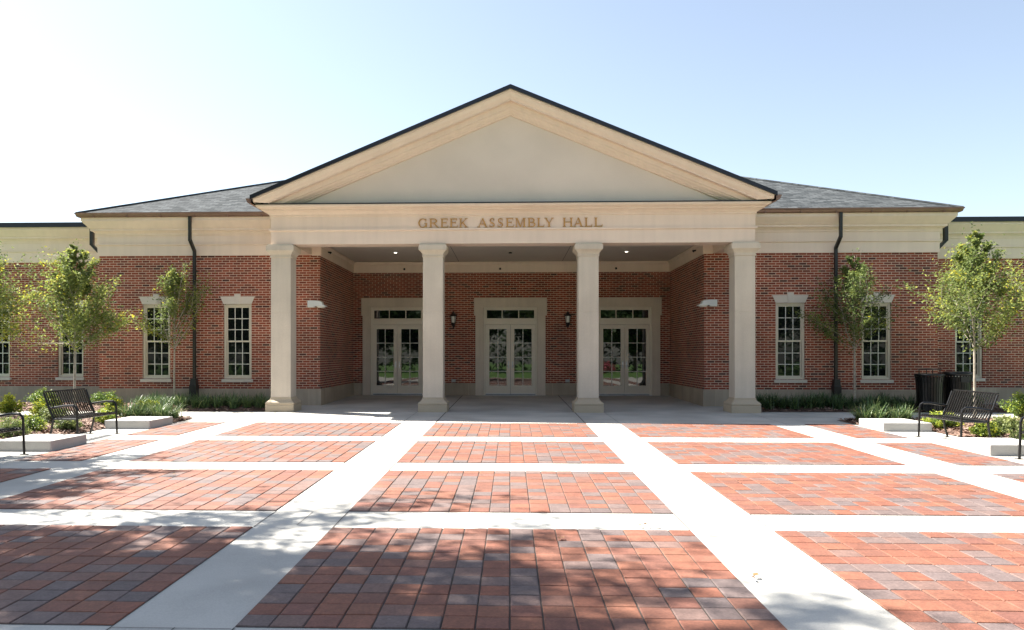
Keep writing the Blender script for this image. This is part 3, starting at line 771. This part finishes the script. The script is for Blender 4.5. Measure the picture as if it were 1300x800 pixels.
for ch, u0, u1 in LET:
    x0 = ((500+u0/4.3333)-648)/50.31; W = (u1-u0)/4.3333/50.31
    mb = MB(); y0 = YC-.004
    for i, poly in enumerate(letter_polys(ch, W, .225)):
        ar = sum(poly[k][0]*poly[(k+1) % len(poly)][1]-poly[(k+1) % len(poly)][0]*poly[k][1] for k in range(len(poly)))
        if ar < 0: poly = poly[::-1]
        mb.prism([(x0+px, 4.872+pz) for px, pz in poly], y0-.034-.0004*(i % 23), y0-.008+.0002*(i % 23))
    part(mb, 'letter', M['gold'])

# ------------------------------------------------------------------ fixtures on the hall
def lantern(x, label):
    y = YD; t = empty('wall_lantern', (x, y, 2.56), label, 'wall light', 'black carriage lanterns beside the middle door')
    off = (x, y, 2.56); c = y-.15
    b = MB(); b.box(x-.045, x+.045, y-.02, y-.001, 2.60, 2.84); b.tube([(x,y-.02,2.68),(x,c+.02,2.62),(x,c,2.70)], .018, 8); b.build('bracket', M['black'], t, off)
    k = MB(); k.lathe(x, c, [(.02,2.56),(.035,2.60),(.05,2.66),(.075,2.70),(.08,2.735)], 8)
    for i in range(6):
        a = 2*math.pi*i/6; k.tube([(x+.072*math.cos(a),c+.072*math.sin(a),2.73),(x+.098*math.cos(a),c+.098*math.sin(a),2.95)], .006, 4)
    k.build('cage', M['black'], t, off)
    g = MB(); g.lathe(x, c, [(.062,2.737),(.085,2.945)], 12); g.build('lamp_glass', M['frost'], t, off)
    r = MB(); r.lathe(x, c, [(.13,2.95),(.13,2.965),(.095,3.0),(.055,3.04),(.05,3.07),(.02,3.09),(.012,3.12)], 12); r.build('lamp_cap', M['black'], t, off)
lantern(-1.93, 'black wall lantern left of the middle entrance door')
lantern(1.93, 'black wall lantern right of the middle entrance door')
def flood(s, label):
    x = s*5.60; y = YF; off = (x, y, 2.98)
    t = empty('flood_light', off, label, 'flood light', 'white flood lights on the porch corners')
    b = MB(); b.box(x-.105, x+.105, y-.11, y-.001, 2.985, 3.175); b.build('junction_box', M['white'], t, off, bevel=.008)
    a = MB(); d = -s
    a.tube([(x+d*.10,y-.06,3.07),(x+d*.18,y-.10,3.07)], .03, 8); a.build('knuckle', M['grey_box'], t, off)
    h = MB(); x0 = x+d*.12; x1 = x+d*.44
    ya, yb2 = y-.24, y-.02
    def X(f): return x0+(x1-x0)*f
    pts = []
    for yy in (ya, yb2): pts += [(X(0),yy,3.02),(X(1.0),yy,3.00),(X(1.0),yy,3.025),(X(.72),yy,3.05),(X(.62),yy,3.14),(X(0),yy,3.165)]
    fs_ = [tuple(range(6)), tuple(range(11,5,-1))]+[(i, 6+i, 6+(i+1) % 6, (i+1) % 6) for i in range(6)]
    h.add(pts, fs_); h.build('lamp_head', M['white'], t, off)
    l_ = MB(); l_.add([(X(.12),ya+.02,3.018),(X(.92),ya+.02,3.0),(X(.92),yb2-.02,3.0),(X(.12),yb2-.02,3.018),(X(.3),ya+.05,2.975),(X(.75),ya+.05,2.968),(X(.75),yb2-.05,2.968),(X(.3),yb2-.05,2.975)],
        [(4,5,6,7),(0,1,5,4),(1,2,6,5),(2,3,7,6),(3,0,4,7)]); l_.build('lens', M['frost'], t, off)
flood(-1, 'white flood light on the brick corner left of the porch'); flood(1, 'white flood light on the brick corner right of the porch')
for x, lab in ((-1.93,'small grey outlet cover low on brick left of the middle door'),(1.93,'small grey outlet cover low on brick right of the middle door')):
    b = MB(); b.box(x-.07, x+.07, YD-.045, YD-.001, .715, .815); b.box(x-.075, x+.075, YD-.052, YD-.0455, .80, .822)
    tag(b.build('outlet_box', M['grey_box'], None, (x,YD,.715), bevel=.006), lab, 'outlet box', 'outlet covers beside the middle door').location = (x, YD, .715)

# ------------------------------------------------------------------ seat blocks and benches
def seat_block(s, ya, yb, label):
    cx, cy = s*7.75, (ya+yb)/2; z = zg(0, cy)
    m_ = MB(); x0, x1 = sorted((s*7.26, s*8.19))
    zt = zg(0, cy)+.165
    m_.box(x0, x1, ya, yb, zg(0,ya)-.05, zt)
    o = m_.build('seat_block', M['block'], None, (cx,cy,z), bevel=.012); o.location = (cx, cy, z)
    tag(o, label, 'concrete block', 'low concrete blocks edging the plaza')
seat_block(-1, 15.0, 16.05, 'low concrete block beyond the whole black bench, left of plaza')
seat_block(1, 15.0, 16.05, 'low concrete block beyond the whole black bench, right of plaza')
seat_block(-1, 11.72, 12.74, 'low concrete block between the two black benches on the left')
seat_block(1, 11.72, 12.74, 'low concrete block between the two black benches on the right')

def make_bench(L=1.3):
    t = empty('park_bench', (0,0,0))
    # local: x across the seat from front (-x) to back (+x), y along the bench, z up
    prof = []
    seatp = [(-.245,.395),(-.25,.415),(-.235,.432),(-.15,.425),(0,.412),(.12,.408)]
    backp = [(.15,.425),(.19,.48),(.225,.56),(.27,.68),(.315,.80),(.335,.855),(.355,.865)]
    n = 18
    def slats(pts, name):
        m_ = MB()
        for i in range(n):
            y = -L/2+.03+(L-.06)*(i+.5)/n; wv = .0155; th = .005
            for k in range(len(pts)-1):
                a = Vector((pts[k][0],0,pts[k][1])); b = Vector((pts[k+1][0],0,pts[k+1][1])); d = (b-a).normalized(); nn = Vector((-d.z,0,d.x))*th
                vs_ = []
                for p in (a, b):
                    for sx, sn in ((-1,-1),(1,-1),(1,1),(-1,1)): vs_.append((p.x+nn.x*sn, y+wv*sx, p.z+nn.z*sn))
                m_.add(vs_, [(0,3,2,1),(4,5,6,7),(0,1,5,4),(1,2,6,5),(2,3,7,6),(3,0,4,7)])
        return m_
    s_ = slats(seatp, 'seat'); s_.tube([(-.245,-L/2+.02,.40),(-.245,L/2-.02,.40)], .014, 8); s_.tube([(0,-L/2+.02,.393),(0,L/2-.02,.393)], .016, 8)
    s_.build('seat', M['black'], t)
    b_ = slats(backp, 'back'); b_.tube([(.352,-L/2+.02,.868),(.352,L/2-.02,.868)], .014, 8); b_.tube([(.16,-L/2+.02,.415),(.16,L/2-.02,.415)], .014, 8)
    b_.build('backrest', M['black'], t)
    for s in (-1, 1):
        y = s*L/2
        f = MB()
        f.tube([(-.27,y,.01),(-.255,y,.40),(-.252,y,.55),(-.235,y,.60),(-.19,y,.63),(-.05,y,.628),(.12,y,.60),(.245,y,.585)], .019, 8)
        f.tube([(.25,y,.01),(.20,y,.20),(.17,y,.38),(.185,y,.46),(.24,y,.58),(.335,y,.85)], .019, 8)
        f.tube([(-.255,y,.40),(.17,y,.395)], .016, 8)
        fo = f.build('end_frame', M['black'], t, smooth=False)
        for x in (-.27, .25):
            p = MB(); p.box(x-.055, x+.055, y-.035, y+.035, .0, .014); p.build('foot_plate', M['black'], fo)
    return t
b0 = make_bench()
spots = [(1, 13.5, 'black slatted bench standing whole on the right of the plaza'),(1, 10.75, 'black slatted bench cut off by the right picture edge'),
         (-1, 13.5, 'black slatted bench standing whole on the left of the plaza'),(-1, 10.75, 'black slatted bench cut off by the left picture edge')]
for i, (s, y, lab) in enumerate(spots):
    o = b0 if i == 0 else copy_tree(b0)
    o.location = (s*7.75, y, zg(0, y)+.001); o.rotation_euler = (0, 0, 0 if s > 0 else math.pi)
    tag(o, lab, 'bench', 'black benches facing the plaza')

# ------------------------------------------------------------------ litter bins
def bin_(x, y, kind, label):
    z = zg(0, y)+.02; off = (x, y, z); t = empty('litter_bin', off, label, 'litter bin', 'black litter bins by the right wing')
    r0, r1 = .29, .325
    l_ = MB(); l_.lathe(x, y, [(.24,z+.05),(.265,z+.86)], 20); l_.build('liner', M['liner'], t, off)
    s_ = MB(); n = 30
    for i in range(n):
        a = 2*math.pi*i/n; ca, sa = math.cos(a), math.sin(a)
        pts = [(r0,.05),(r0+.004,.4),(r1-.02,.72),(r1+.015,.93)]
        wv = .021
        for k in range(3):
            vs_ = []
            for r_, zz in (pts[k], pts[k+1]):
                for dr, dw in ((-.004,-1),(.004,-1),(.004,1),(-.004,1)): vs_.append((x+(r_+dr)*ca-wv*dw*sa, y+(r_+dr)*sa+wv*dw*ca, z+zz))
            s_.add(vs_, [(0,3,2,1),(4,5,6,7),(0,1,5,4),(1,2,6,5),(2,3,7,6),(3,0,4,7)])
    for r_, zz in ((r0-.008,.08),(r0,.45),(r1-.012,.80)): s_.lathe(x, y, [(r_-.004,z+zz),(r_+.003,z+zz),(r_+.003,z+zz+.035),(r_-.004,z+zz+.035)], 30, False)
    s_.build('slatted_body', M['black'], t, off)
    b = MB(); b.lathe(x, y, [(.25,z),(.28,z+.02),(.28,z+.05)], 20); b.build('base_ring', M['black'], t, off)
    lid = MB()
    if kind == 'bonnet':
        lid.lathe(x, y, [(.20,z+.90),(.345,z+.90),(.35,z+.935),(.30,z+.95),(.20,z+.955)], 28, False); lo = lid.build('lid', M['black'], t, off, smooth=True)
        h = MB()
        for i in range(4):
            a = 2*math.pi*(i+.5)/4; h.tube([(x+.24*math.cos(a),y+.24*math.sin(a),z+.95),(x+.24*math.cos(a),y+.24*math.sin(a),z+1.06)], .011, 6)
        h.lathe(x, y, [(.27,z+1.05),(.275,z+1.06),(.22,z+1.078),(.05,z+1.09)], 24); h.build('rain_bonnet', M['black'], lo, off)
    else:
        lid.lathe(x, y, [(.345,z+.90),(.352,z+.95),(.34,z+.985),(.30,z+1.0),(.05,z+1.005)], 28); lid.build('lid', M['black'], t, off, smooth=True)
        op = MB(); op.box(x-.11, x+.11, y-.362, y-.30, z+.74, z+.885); op.build('opening', M['liner'], t, off)
bin_(10.58, 19.5, 'bonnet', 'black slatted litter bin with raised rain bonnet, left of the pair')
bin_(11.32, 19.6, 'flat', 'black slatted litter bin with flat lid and side opening, right of the pair')

# ------------------------------------------------------------------ plants
def leaf(mb, c, size, r, tone, droop=.0):
    a = r.uniform(0, 2*math.pi); e = r.uniform(-.9, .9)
    u = Vector((math.cos(a)*math.cos(e), math.sin(a)*math.cos(e), math.sin(e)-droop)).normalized()
    v = u.cross(Vector((r.uniform(-1,1), r.uniform(-1,1), r.uniform(-1,1)))).normalized()
    L = size*r.uniform(.7, 1.25); W = L*r.uniform(.32,.5)
    mb.add([c-u*L*.5, c+v*W*.5, c+u*L*.5, c-v*W*.5], [(0,1,2,3)], tone)

def tree(name, x, y, h, crown0, prof, n_br, leaves_per, lsize, seed, label, cat='tree', group=None, lm='leaf', bm_='bark', r0=.035, base_tone=.53, gap=.0, up=.55, lean=(0,0), stray=()):
    r = random.Random(seed); z0 = zg(0, y); off = (x, y, z0)
    t = empty(name, off, label, cat, group)
    tk = MB(); lf = MB()
    lead = []
    for k in range(9):
        f = k/8; lead.append(Vector((x+lean[0]*f*f+r.uniform(-.02,.02)*h*.25*f, y+lean[1]*f*f+r.uniform(-.02,.02)*h*.25*f, z0-.03+h*.97*f)))
    tk.tube(lead, [max(.004, r0*(1-.93*k/8)) for k in range(9)], 7)
    def lead_at(z):
        f = max(0, min(.999, (z-z0)/(h*.97)))*8; k = int(f); return lead[k].lerp(lead[k+1], f-k)
    def spray(p0, d, L, n, depth):
        pts = [p0]; dd = d.copy()
        for k in range(4):
            dd = (dd+Vector((r.uniform(-.22,.22), r.uniform(-.22,.22), r.uniform(-.05,.22)))).normalized(); pts.append(pts[-1]+dd*L/4)
        tk.tube(pts, [max(.0025, r0*.3*L/(h*.3)*(1-.22*k)) for k in range(5)], 4, cap=False)
        bt = base_tone+r.uniform(-.3,.3)
        for _ in range(n):
            f = r.random()**.62; q = f*4; k = min(3, int(q)); c = pts[k].lerp(pts[k+1], q-k)
            sp = L*.115*(.5+.8*f)
            c = c+Vector((r.gauss(0,sp), r.gauss(0,sp), r.gauss(0,sp*.75)))
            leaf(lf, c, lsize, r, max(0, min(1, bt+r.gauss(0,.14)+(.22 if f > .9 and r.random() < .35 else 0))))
        if depth:
            for k in range(3):
                i = r.choice((1,2,3)); d2 = (dd+Vector((r.uniform(-1,1), r.uniform(-1,1), r.uniform(-.2,.8)))*.8).normalized(); spray(pts[i], d2, L*.5, int(n*.5), depth-1)
    for b in range(n_br):
        f = (b+r.random())/n_br; z = crown0+(h*.97-crown0)*f**.9
        for (fa, ra), (fb, rb) in zip(prof, prof[1:]):
            if fa <= f <= fb: rad = ra+(rb-ra)*(f-fa)/(fb-fa); break
        a = b*2.39996+r.uniform(-.5,.5)
        rad *= r.uniform(.72, 1.12)
        if r.random() < gap: rad *= .55
        e = up*r.uniform(.7,1.4)
        d = Vector((math.cos(a)*math.cos(e), math.sin(a)*math.cos(e), math.sin(e)))
        L = rad/max(.35, math.cos(e))
        spray(lead_at(z0+max(crown0*.92, z-.55*rad*math.tan(min(e,.9)))), d, L, int(leaves_per*(.35+rad)), 1)
    for (sa, sz, sl, se) in stray:
        d = Vector((math.cos(sa)*math.cos(se), math.sin(sa)*math.cos(se), math.sin(se))); spray(lead_at(z0+sz), d, sl, int(leaves_per*.7), 1)
    spray(lead_at(z0+h*.84), Vector((.05,.0,1)), h*.17, int(leaves_per*.13), 0)
    tk.build('trunk', M[bm_], t, off, smooth=True)
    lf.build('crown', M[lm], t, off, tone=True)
    return t

tree('young_tree', -10.68, 18.2, 4.3, 1.72, [(0,0.896),(.12,1.12),(.3,0.896),(.55,0.5824),(.8,0.2912),(1,.05)], 34, 180, .078, 21, 'young leafy tree with yellow green tips behind the left bench', up=.75, stray=((math.pi,1.75,1.7,.05),(.2,1.8,1.2,.3)))
tree('young_tree', -9.12, 20.25, 3.8, 1.75, [(0,0.68),(.12,0.85),(.3,0.68),(.55,0.442),(.8,0.221),(1,.05)], 24, 130, .07, 22, 'thin young tree before the left wing downspout', up=.85, base_tone=.5, stray=((math.pi,1.9,1.0,.15),))
tree('young_tree', 9.05, 20.25, 4.2, 1.75, [(0,0.88),(.12,1.1),(.3,0.88),(.55,0.572),(.8,0.286),(1,.05)], 28, 150, .07, 23, 'dark green young tree before the right wing downspout', up=.75, base_tone=.33)
tree('young_tree', 10.74, 17.9, 4.5, 1.75, [(0,0.96),(.12,1.2),(.3,0.96),(.55,0.624),(.8,0.312),(1,.05)], 34, 170, .078, 24, 'tall young tree behind the right bench and bins', up=.75, stray=((math.pi,2.3,1.6,.25),(.1,2.0,1.5,.35)))
tree('young_tree', -12.95, 18.0, 4.4, 1.75, [(0,1.12),(.12,1.4),(.3,1.12),(.55,0.728),(.8,0.364),(1,.05)], 30, 150, .078, 25, 'young tree cut off by the left picture edge', up=.75)
tree('young_tree', 13.1, 18.0, 4.2, 1.75, [(0,1.08),(.12,1.35),(.3,1.08),(.55,0.702),(.8,0.351),(1,.05)], 30, 150, .078, 26, 'young tree cut off by the right picture edge', up=.75)

def shrub(name, x, y, rx, h, n, lsize, seed, label, lm='shrub', base=.5, group='shrubs in the mulch beds'):
    rx *= .86; h *= .86; r = random.Random(seed); z0 = zg(0, y)+.05; off = (x, y, z0); t = empty(name, off, label, 'shrub', group)
    st = MB(); lf = MB(); nb = 34
    for k in range(nb):
        a = r.uniform(0, 6.283); e = math.acos(r.uniform(.0,1)); rr = r.uniform(.75,1.0)
        tip = Vector((x+rx*rr*math.sin(e)*math.cos(a), y+rx*rr*math.sin(e)*math.sin(a), z0+h*(.18+.80*rr*math.cos(e)*.95)))
        p0 = Vector((x+r.uniform(-.04,.04), y+r.uniform(-.04,.04), z0-.03)); mid = p0.lerp(tip,.5)+Vector((0,0,h*.12))
        st.tube([p0, mid, tip], [.007,.005,.002], 4, cap=False)
        bt = base+r.uniform(-.2,.2)
        for _ in range(n//nb):
            f = r.random()**.45; c = (p0.lerp(mid, f*2) if f < .5 else mid.lerp(tip, f*2-1)); sp = rx*.11
            c = c+Vector((r.gauss(0,sp), r.gauss(0,sp), r.gauss(0,sp*.7))); c.z = max(c.z, z0+.01)
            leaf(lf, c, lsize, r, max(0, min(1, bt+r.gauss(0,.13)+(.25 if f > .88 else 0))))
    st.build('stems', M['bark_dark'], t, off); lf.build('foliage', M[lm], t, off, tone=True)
# left bed and island
shrub('shrub', -9.0, 16.9, .34, .56, 2900, .05, 31, 'yellow green shrub just right of the left bench back')
shrub('shrub', -8.45, 15.5, .30, .42, 2400, .045, 32, 'small low shrub by the far arm of the left bench', 'shrub', .45)
shrub('shrub', -8.9, 18.3, .38, .40, 2600, .05, 33, 'wide yellow green shrub behind the left lilyturf', 'shrub', .55)
shrub('shrub', -10.35, 16.6, .42, .64, 3200, .052, 34, 'rounded yellow green shrub above the left end of the bench back')
shrub('shrub', -8.5, 14.3, .34, .38, 2600, .045, 35, 'dull green shrub under the left bench seat', 'shrub_dull', .45)
shrub('shrub', -9.5, 15.4, .46, .48, 3000, .045, 36, 'broad dull shrub directly behind the left bench slats', 'shrub_dull', .45)
shrub('shrub', -8.95, 13.85, .34, .44, 2600, .045, 37, 'low green shrub at the left end of the left bench', 'shrub', .42)
shrub('shrub', -8.75, 12.9, .40, .48, 3000, .045, 38, 'low shrub behind the bench cut by the left edge', 'shrub_dull', .5)
shrub('shrub', -11.6, 17.2, .42, .66, 3200, .052, 39, 'bright yellow shrub at the left picture edge', 'shrub', .68)
shrub('shrub', -12.6, 19.9, .5, .62, 2800, .055, 40, 'dark green shrub against the far left stone base', 'shrub', .2)
shrub('shrub', -10.9, 20.0, .5, .56, 2800, .055, 41, 'dark green shrub against the stone base behind the left tree', 'shrub', .2)
# right
shrub('shrub', 8.5, 15.2, .40, .46, 3200, .046, 42, 'yellow green shrub behind the far arm of the right bench', 'shrub', .5)
shrub('shrub', 8.42, 13.75, .32, .36, 2800, .045, 43, 'low shrub under the right bench seat', 'shrub', .45)
shrub('shrub', 8.95, 13.9, .42, .50, 3400, .046, 44, 'broad dull shrub right of the right bench back', 'shrub_dull', .6)
shrub('shrub', 8.6, 12.75, .40, .46, 3400, .046, 45, 'dull shrub between the two right benches', 'shrub_dull', .55)
shrub('shrub', 11.45, 17.4, .5, .74, 3400, .055, 46, 'dark bushy shrub at the right picture edge', 'shrub', .3)
shrub('shrub', 11.9, 20.2, .5, .55, 2700, .055, 47, 'dark shrub against the stone base behind the right tree', 'shrub', .2)
shrub('shrub', 8.6, 11.3, .40, .46, 2900, .046, 48, 'low shrub behind the bench cut by the right edge', 'shrub_dull', .5)

def clump_mesh(seed, nb, L, bias):
    r = random.Random(seed); mb = MB()
    for _ in range(nb):
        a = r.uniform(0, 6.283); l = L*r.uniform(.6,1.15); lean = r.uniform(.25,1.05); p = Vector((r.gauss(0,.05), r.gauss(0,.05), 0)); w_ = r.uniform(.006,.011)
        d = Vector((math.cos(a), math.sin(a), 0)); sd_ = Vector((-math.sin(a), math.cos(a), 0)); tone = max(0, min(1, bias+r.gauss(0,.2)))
        prev = None
        for k in range(5):
            f = k/4; q = p+d*(l*lean*f*(.55+.45*f))+Vector((0,0,l*(f*1.05-.62*lean*f*f))); ww = w_*(1-.85*f*f)
            cur = (q-sd_*ww, q+sd_*ww)
            if prev: mb.quad(prev[0], prev[1], cur[1], cur[0], tone)
            prev = cur
    return mb
def clumps(spots, label, group, bias, L, seed):
    protos = []
    for i, (x, y) in enumerate(spots):
        r = random.Random(seed+i)
        if i < 4:
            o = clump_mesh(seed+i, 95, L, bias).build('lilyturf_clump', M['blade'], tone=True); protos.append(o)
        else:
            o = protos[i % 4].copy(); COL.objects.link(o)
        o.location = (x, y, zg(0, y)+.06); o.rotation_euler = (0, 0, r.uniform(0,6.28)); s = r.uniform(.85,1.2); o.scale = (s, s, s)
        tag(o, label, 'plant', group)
rr = random.Random(3)
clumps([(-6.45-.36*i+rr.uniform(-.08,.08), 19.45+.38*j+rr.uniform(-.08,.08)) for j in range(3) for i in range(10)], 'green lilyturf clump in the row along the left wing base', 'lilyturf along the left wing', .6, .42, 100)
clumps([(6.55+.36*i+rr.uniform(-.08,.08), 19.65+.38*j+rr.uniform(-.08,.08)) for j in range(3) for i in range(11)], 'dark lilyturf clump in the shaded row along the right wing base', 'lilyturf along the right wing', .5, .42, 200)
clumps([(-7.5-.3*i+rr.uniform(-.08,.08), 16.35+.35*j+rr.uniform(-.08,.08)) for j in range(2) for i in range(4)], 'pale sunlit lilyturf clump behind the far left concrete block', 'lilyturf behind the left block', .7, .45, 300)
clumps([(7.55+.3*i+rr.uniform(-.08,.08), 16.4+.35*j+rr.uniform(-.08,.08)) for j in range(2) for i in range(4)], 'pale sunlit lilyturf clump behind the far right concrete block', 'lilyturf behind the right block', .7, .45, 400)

# ------------------------------------------------------------------ the trees that shade the plaza, and the park that the glass mirrors
tree('shade_tree', -9.2, 7.7, 11.6, 7.0, [(0,2.6),(.3,3.5),(.6,3.2),(1,.9)], 54, 74, .18, 51, 'big oak left of the viewer, its shade dappling the front paving', lm='leaf_dark', bm_='bark_dark', r0=.2, up=.4, gap=.25)
tree('shade_tree', -12.7, 11.7, 10, 5.4, [(0,1.8),(.3,2.6),(.6,2.2),(1,.7)], 40, 85, .18, 52, 'oak beyond the left picture edge, shading the left benches', lm='leaf_dark', bm_='bark_dark', r0=.17, up=.4, gap=.3)
tree('shade_tree', -8.0, 7.5, 15.6, 10.4, [(0,1.5),(.3,2.1),(.6,1.9),(1,.6)], 34, 62, .18, 53, 'tallest oak left of the viewer, its high crown above the picture', lm='leaf_dark', bm_='bark_dark', r0=.16, up=.4, gap=.3)
pt = tree('park_tree', -6, -34, 12, 2.6, [(0,3.8),(.3,5.0),(.6,4.4),(1,1.2)], 70, 60, .55, 54, 'broad park tree across the lawn mirrored in the door glass', lm='leaf_dark', bm_='bark_dark', r0=.28, up=.4, group='park trees across the lawn')
i = 0
for x, y in ((5,-38),(14,-33),(24,-37),(34,-34),(45,-38),(-16,-37),(-26,-33),(-36,-38),(-47,-35),(-58,-38),(57,-36),(-11,-46),(9,-48),(20,-46)):
    o = copy_tree(pt); i += 1
    o.location = (x, y, zg(0, y)); o.rotation_euler = (0, 0, i*1.3); s = 1+.12*math.sin(i*2.1); o.scale = (s, s, s)
bl = shrub('shrub', 4.8, -22, 1.6, 1.6, 2600, .16, 61, 'pink flowering bush on the lawn mirrored in the right door', 'flower', .5, 'flowering bushes on the lawn')
shrub('shrub', 9, -23, 1.6, 1.5, 2600, .16, 62, 'second pink flowering bush on the lawn behind the viewer', 'flower', .5, 'flowering bushes on the lawn')

rw = random.Random(77); wd = MB()  # leaf belt added to hide sky under the park trees in the glass
for _ in range(9000):
    leaf(wd, Vector((rw.uniform(-95,95), rw.uniform(-58,-50), -.6+rw.random()**1.2*8.5)), 1.0, rw, max(0, min(1, rw.gauss(.4,.2))))
tag(wd.build('added_leaf_belt', M['leaf_dark'], tone=True), 'dark leaf belt added far behind the viewer to hide mirrored sky', 'added_leaf_belt', kind='stuff')

# ------------------------------------------------------------------ dead leaves on the paving
def litter(x, y, n, seed, label):
    r = random.Random(seed); mb = MB(); z = zg(0, y)+.016
    for _ in range(n):
        c = Vector((x+r.gauss(0,.025), y+r.gauss(0,.025), z+r.uniform(.004,.012))); a = r.uniform(0,6.28); L = r.uniform(.016,.032); W = L*.45; tone = r.random()
        u = Vector((math.cos(a), math.sin(a), r.uniform(-.2,.3))); v = Vector((-math.sin(a), math.cos(a), r.uniform(-.3,.3)))
        pts = [c-u*L, c-u*L*.3+v*W, c+u*L*.4+v*W*.8, c+u*L, c+u*L*.4-v*W*.8, c-u*L*.3-v*W]
        pts = [p+Vector((0,0,.012*abs(k-2.5)/2.5)) for k, p in enumerate(pts)]
        mb.add(pts, [(0,1,2,3),(0,3,4,5)], tone)
    o = mb.build('fallen_leaf', M['dry'], None, (x,y,z), tone=True); o.location = (x, y, z); tag(o, label, 'fallen leaf', 'dry leaves scattered on the paving')
litter(.42, 6.45, 5, 1, 'curled dry leaf cluster on the nearest middle brick panel')
litter(1.28, 6.98, 5, 2, 'brown leaf cluster on concrete above the nearest middle panel')
litter(1.75, 5.45, 3, 3, 'greenish leaf at the right edge of the nearest middle panel')
litter(2.75, 9.3, 3, 4, 'brown leaf on the second brick panel right of centre')
litter(-.35, 9.75, 1, 5, 'single dark leaf on the second middle brick panel')
litter(3.6, 10.2, 1, 6, 'small leaf on concrete beside the second right panel')
litter(2.2, 12.3, 2, 7, 'small leaf on the third brick panel right of centre')
litter(-1.95, 9.3, 1, 8, 'small dark leaf on the left concrete strip')
litter(6.0, 13.3, 2, 9, 'brown leaves on concrete before the right seat block')
litter(-4.3, 9.6, 1, 10, 'small dark leaf on the second left brick panel')
litter(4.9, 7.2, 2, 11, 'curled leaf on concrete at the right foreground')
litter(5.2, 9.2, 2, 12, 'dry leaf on the second right brick panel, near its outer edge')
litter(3.9, 6.0, 1, 13, 'tiny dry leaf on the nearest right brick panel')
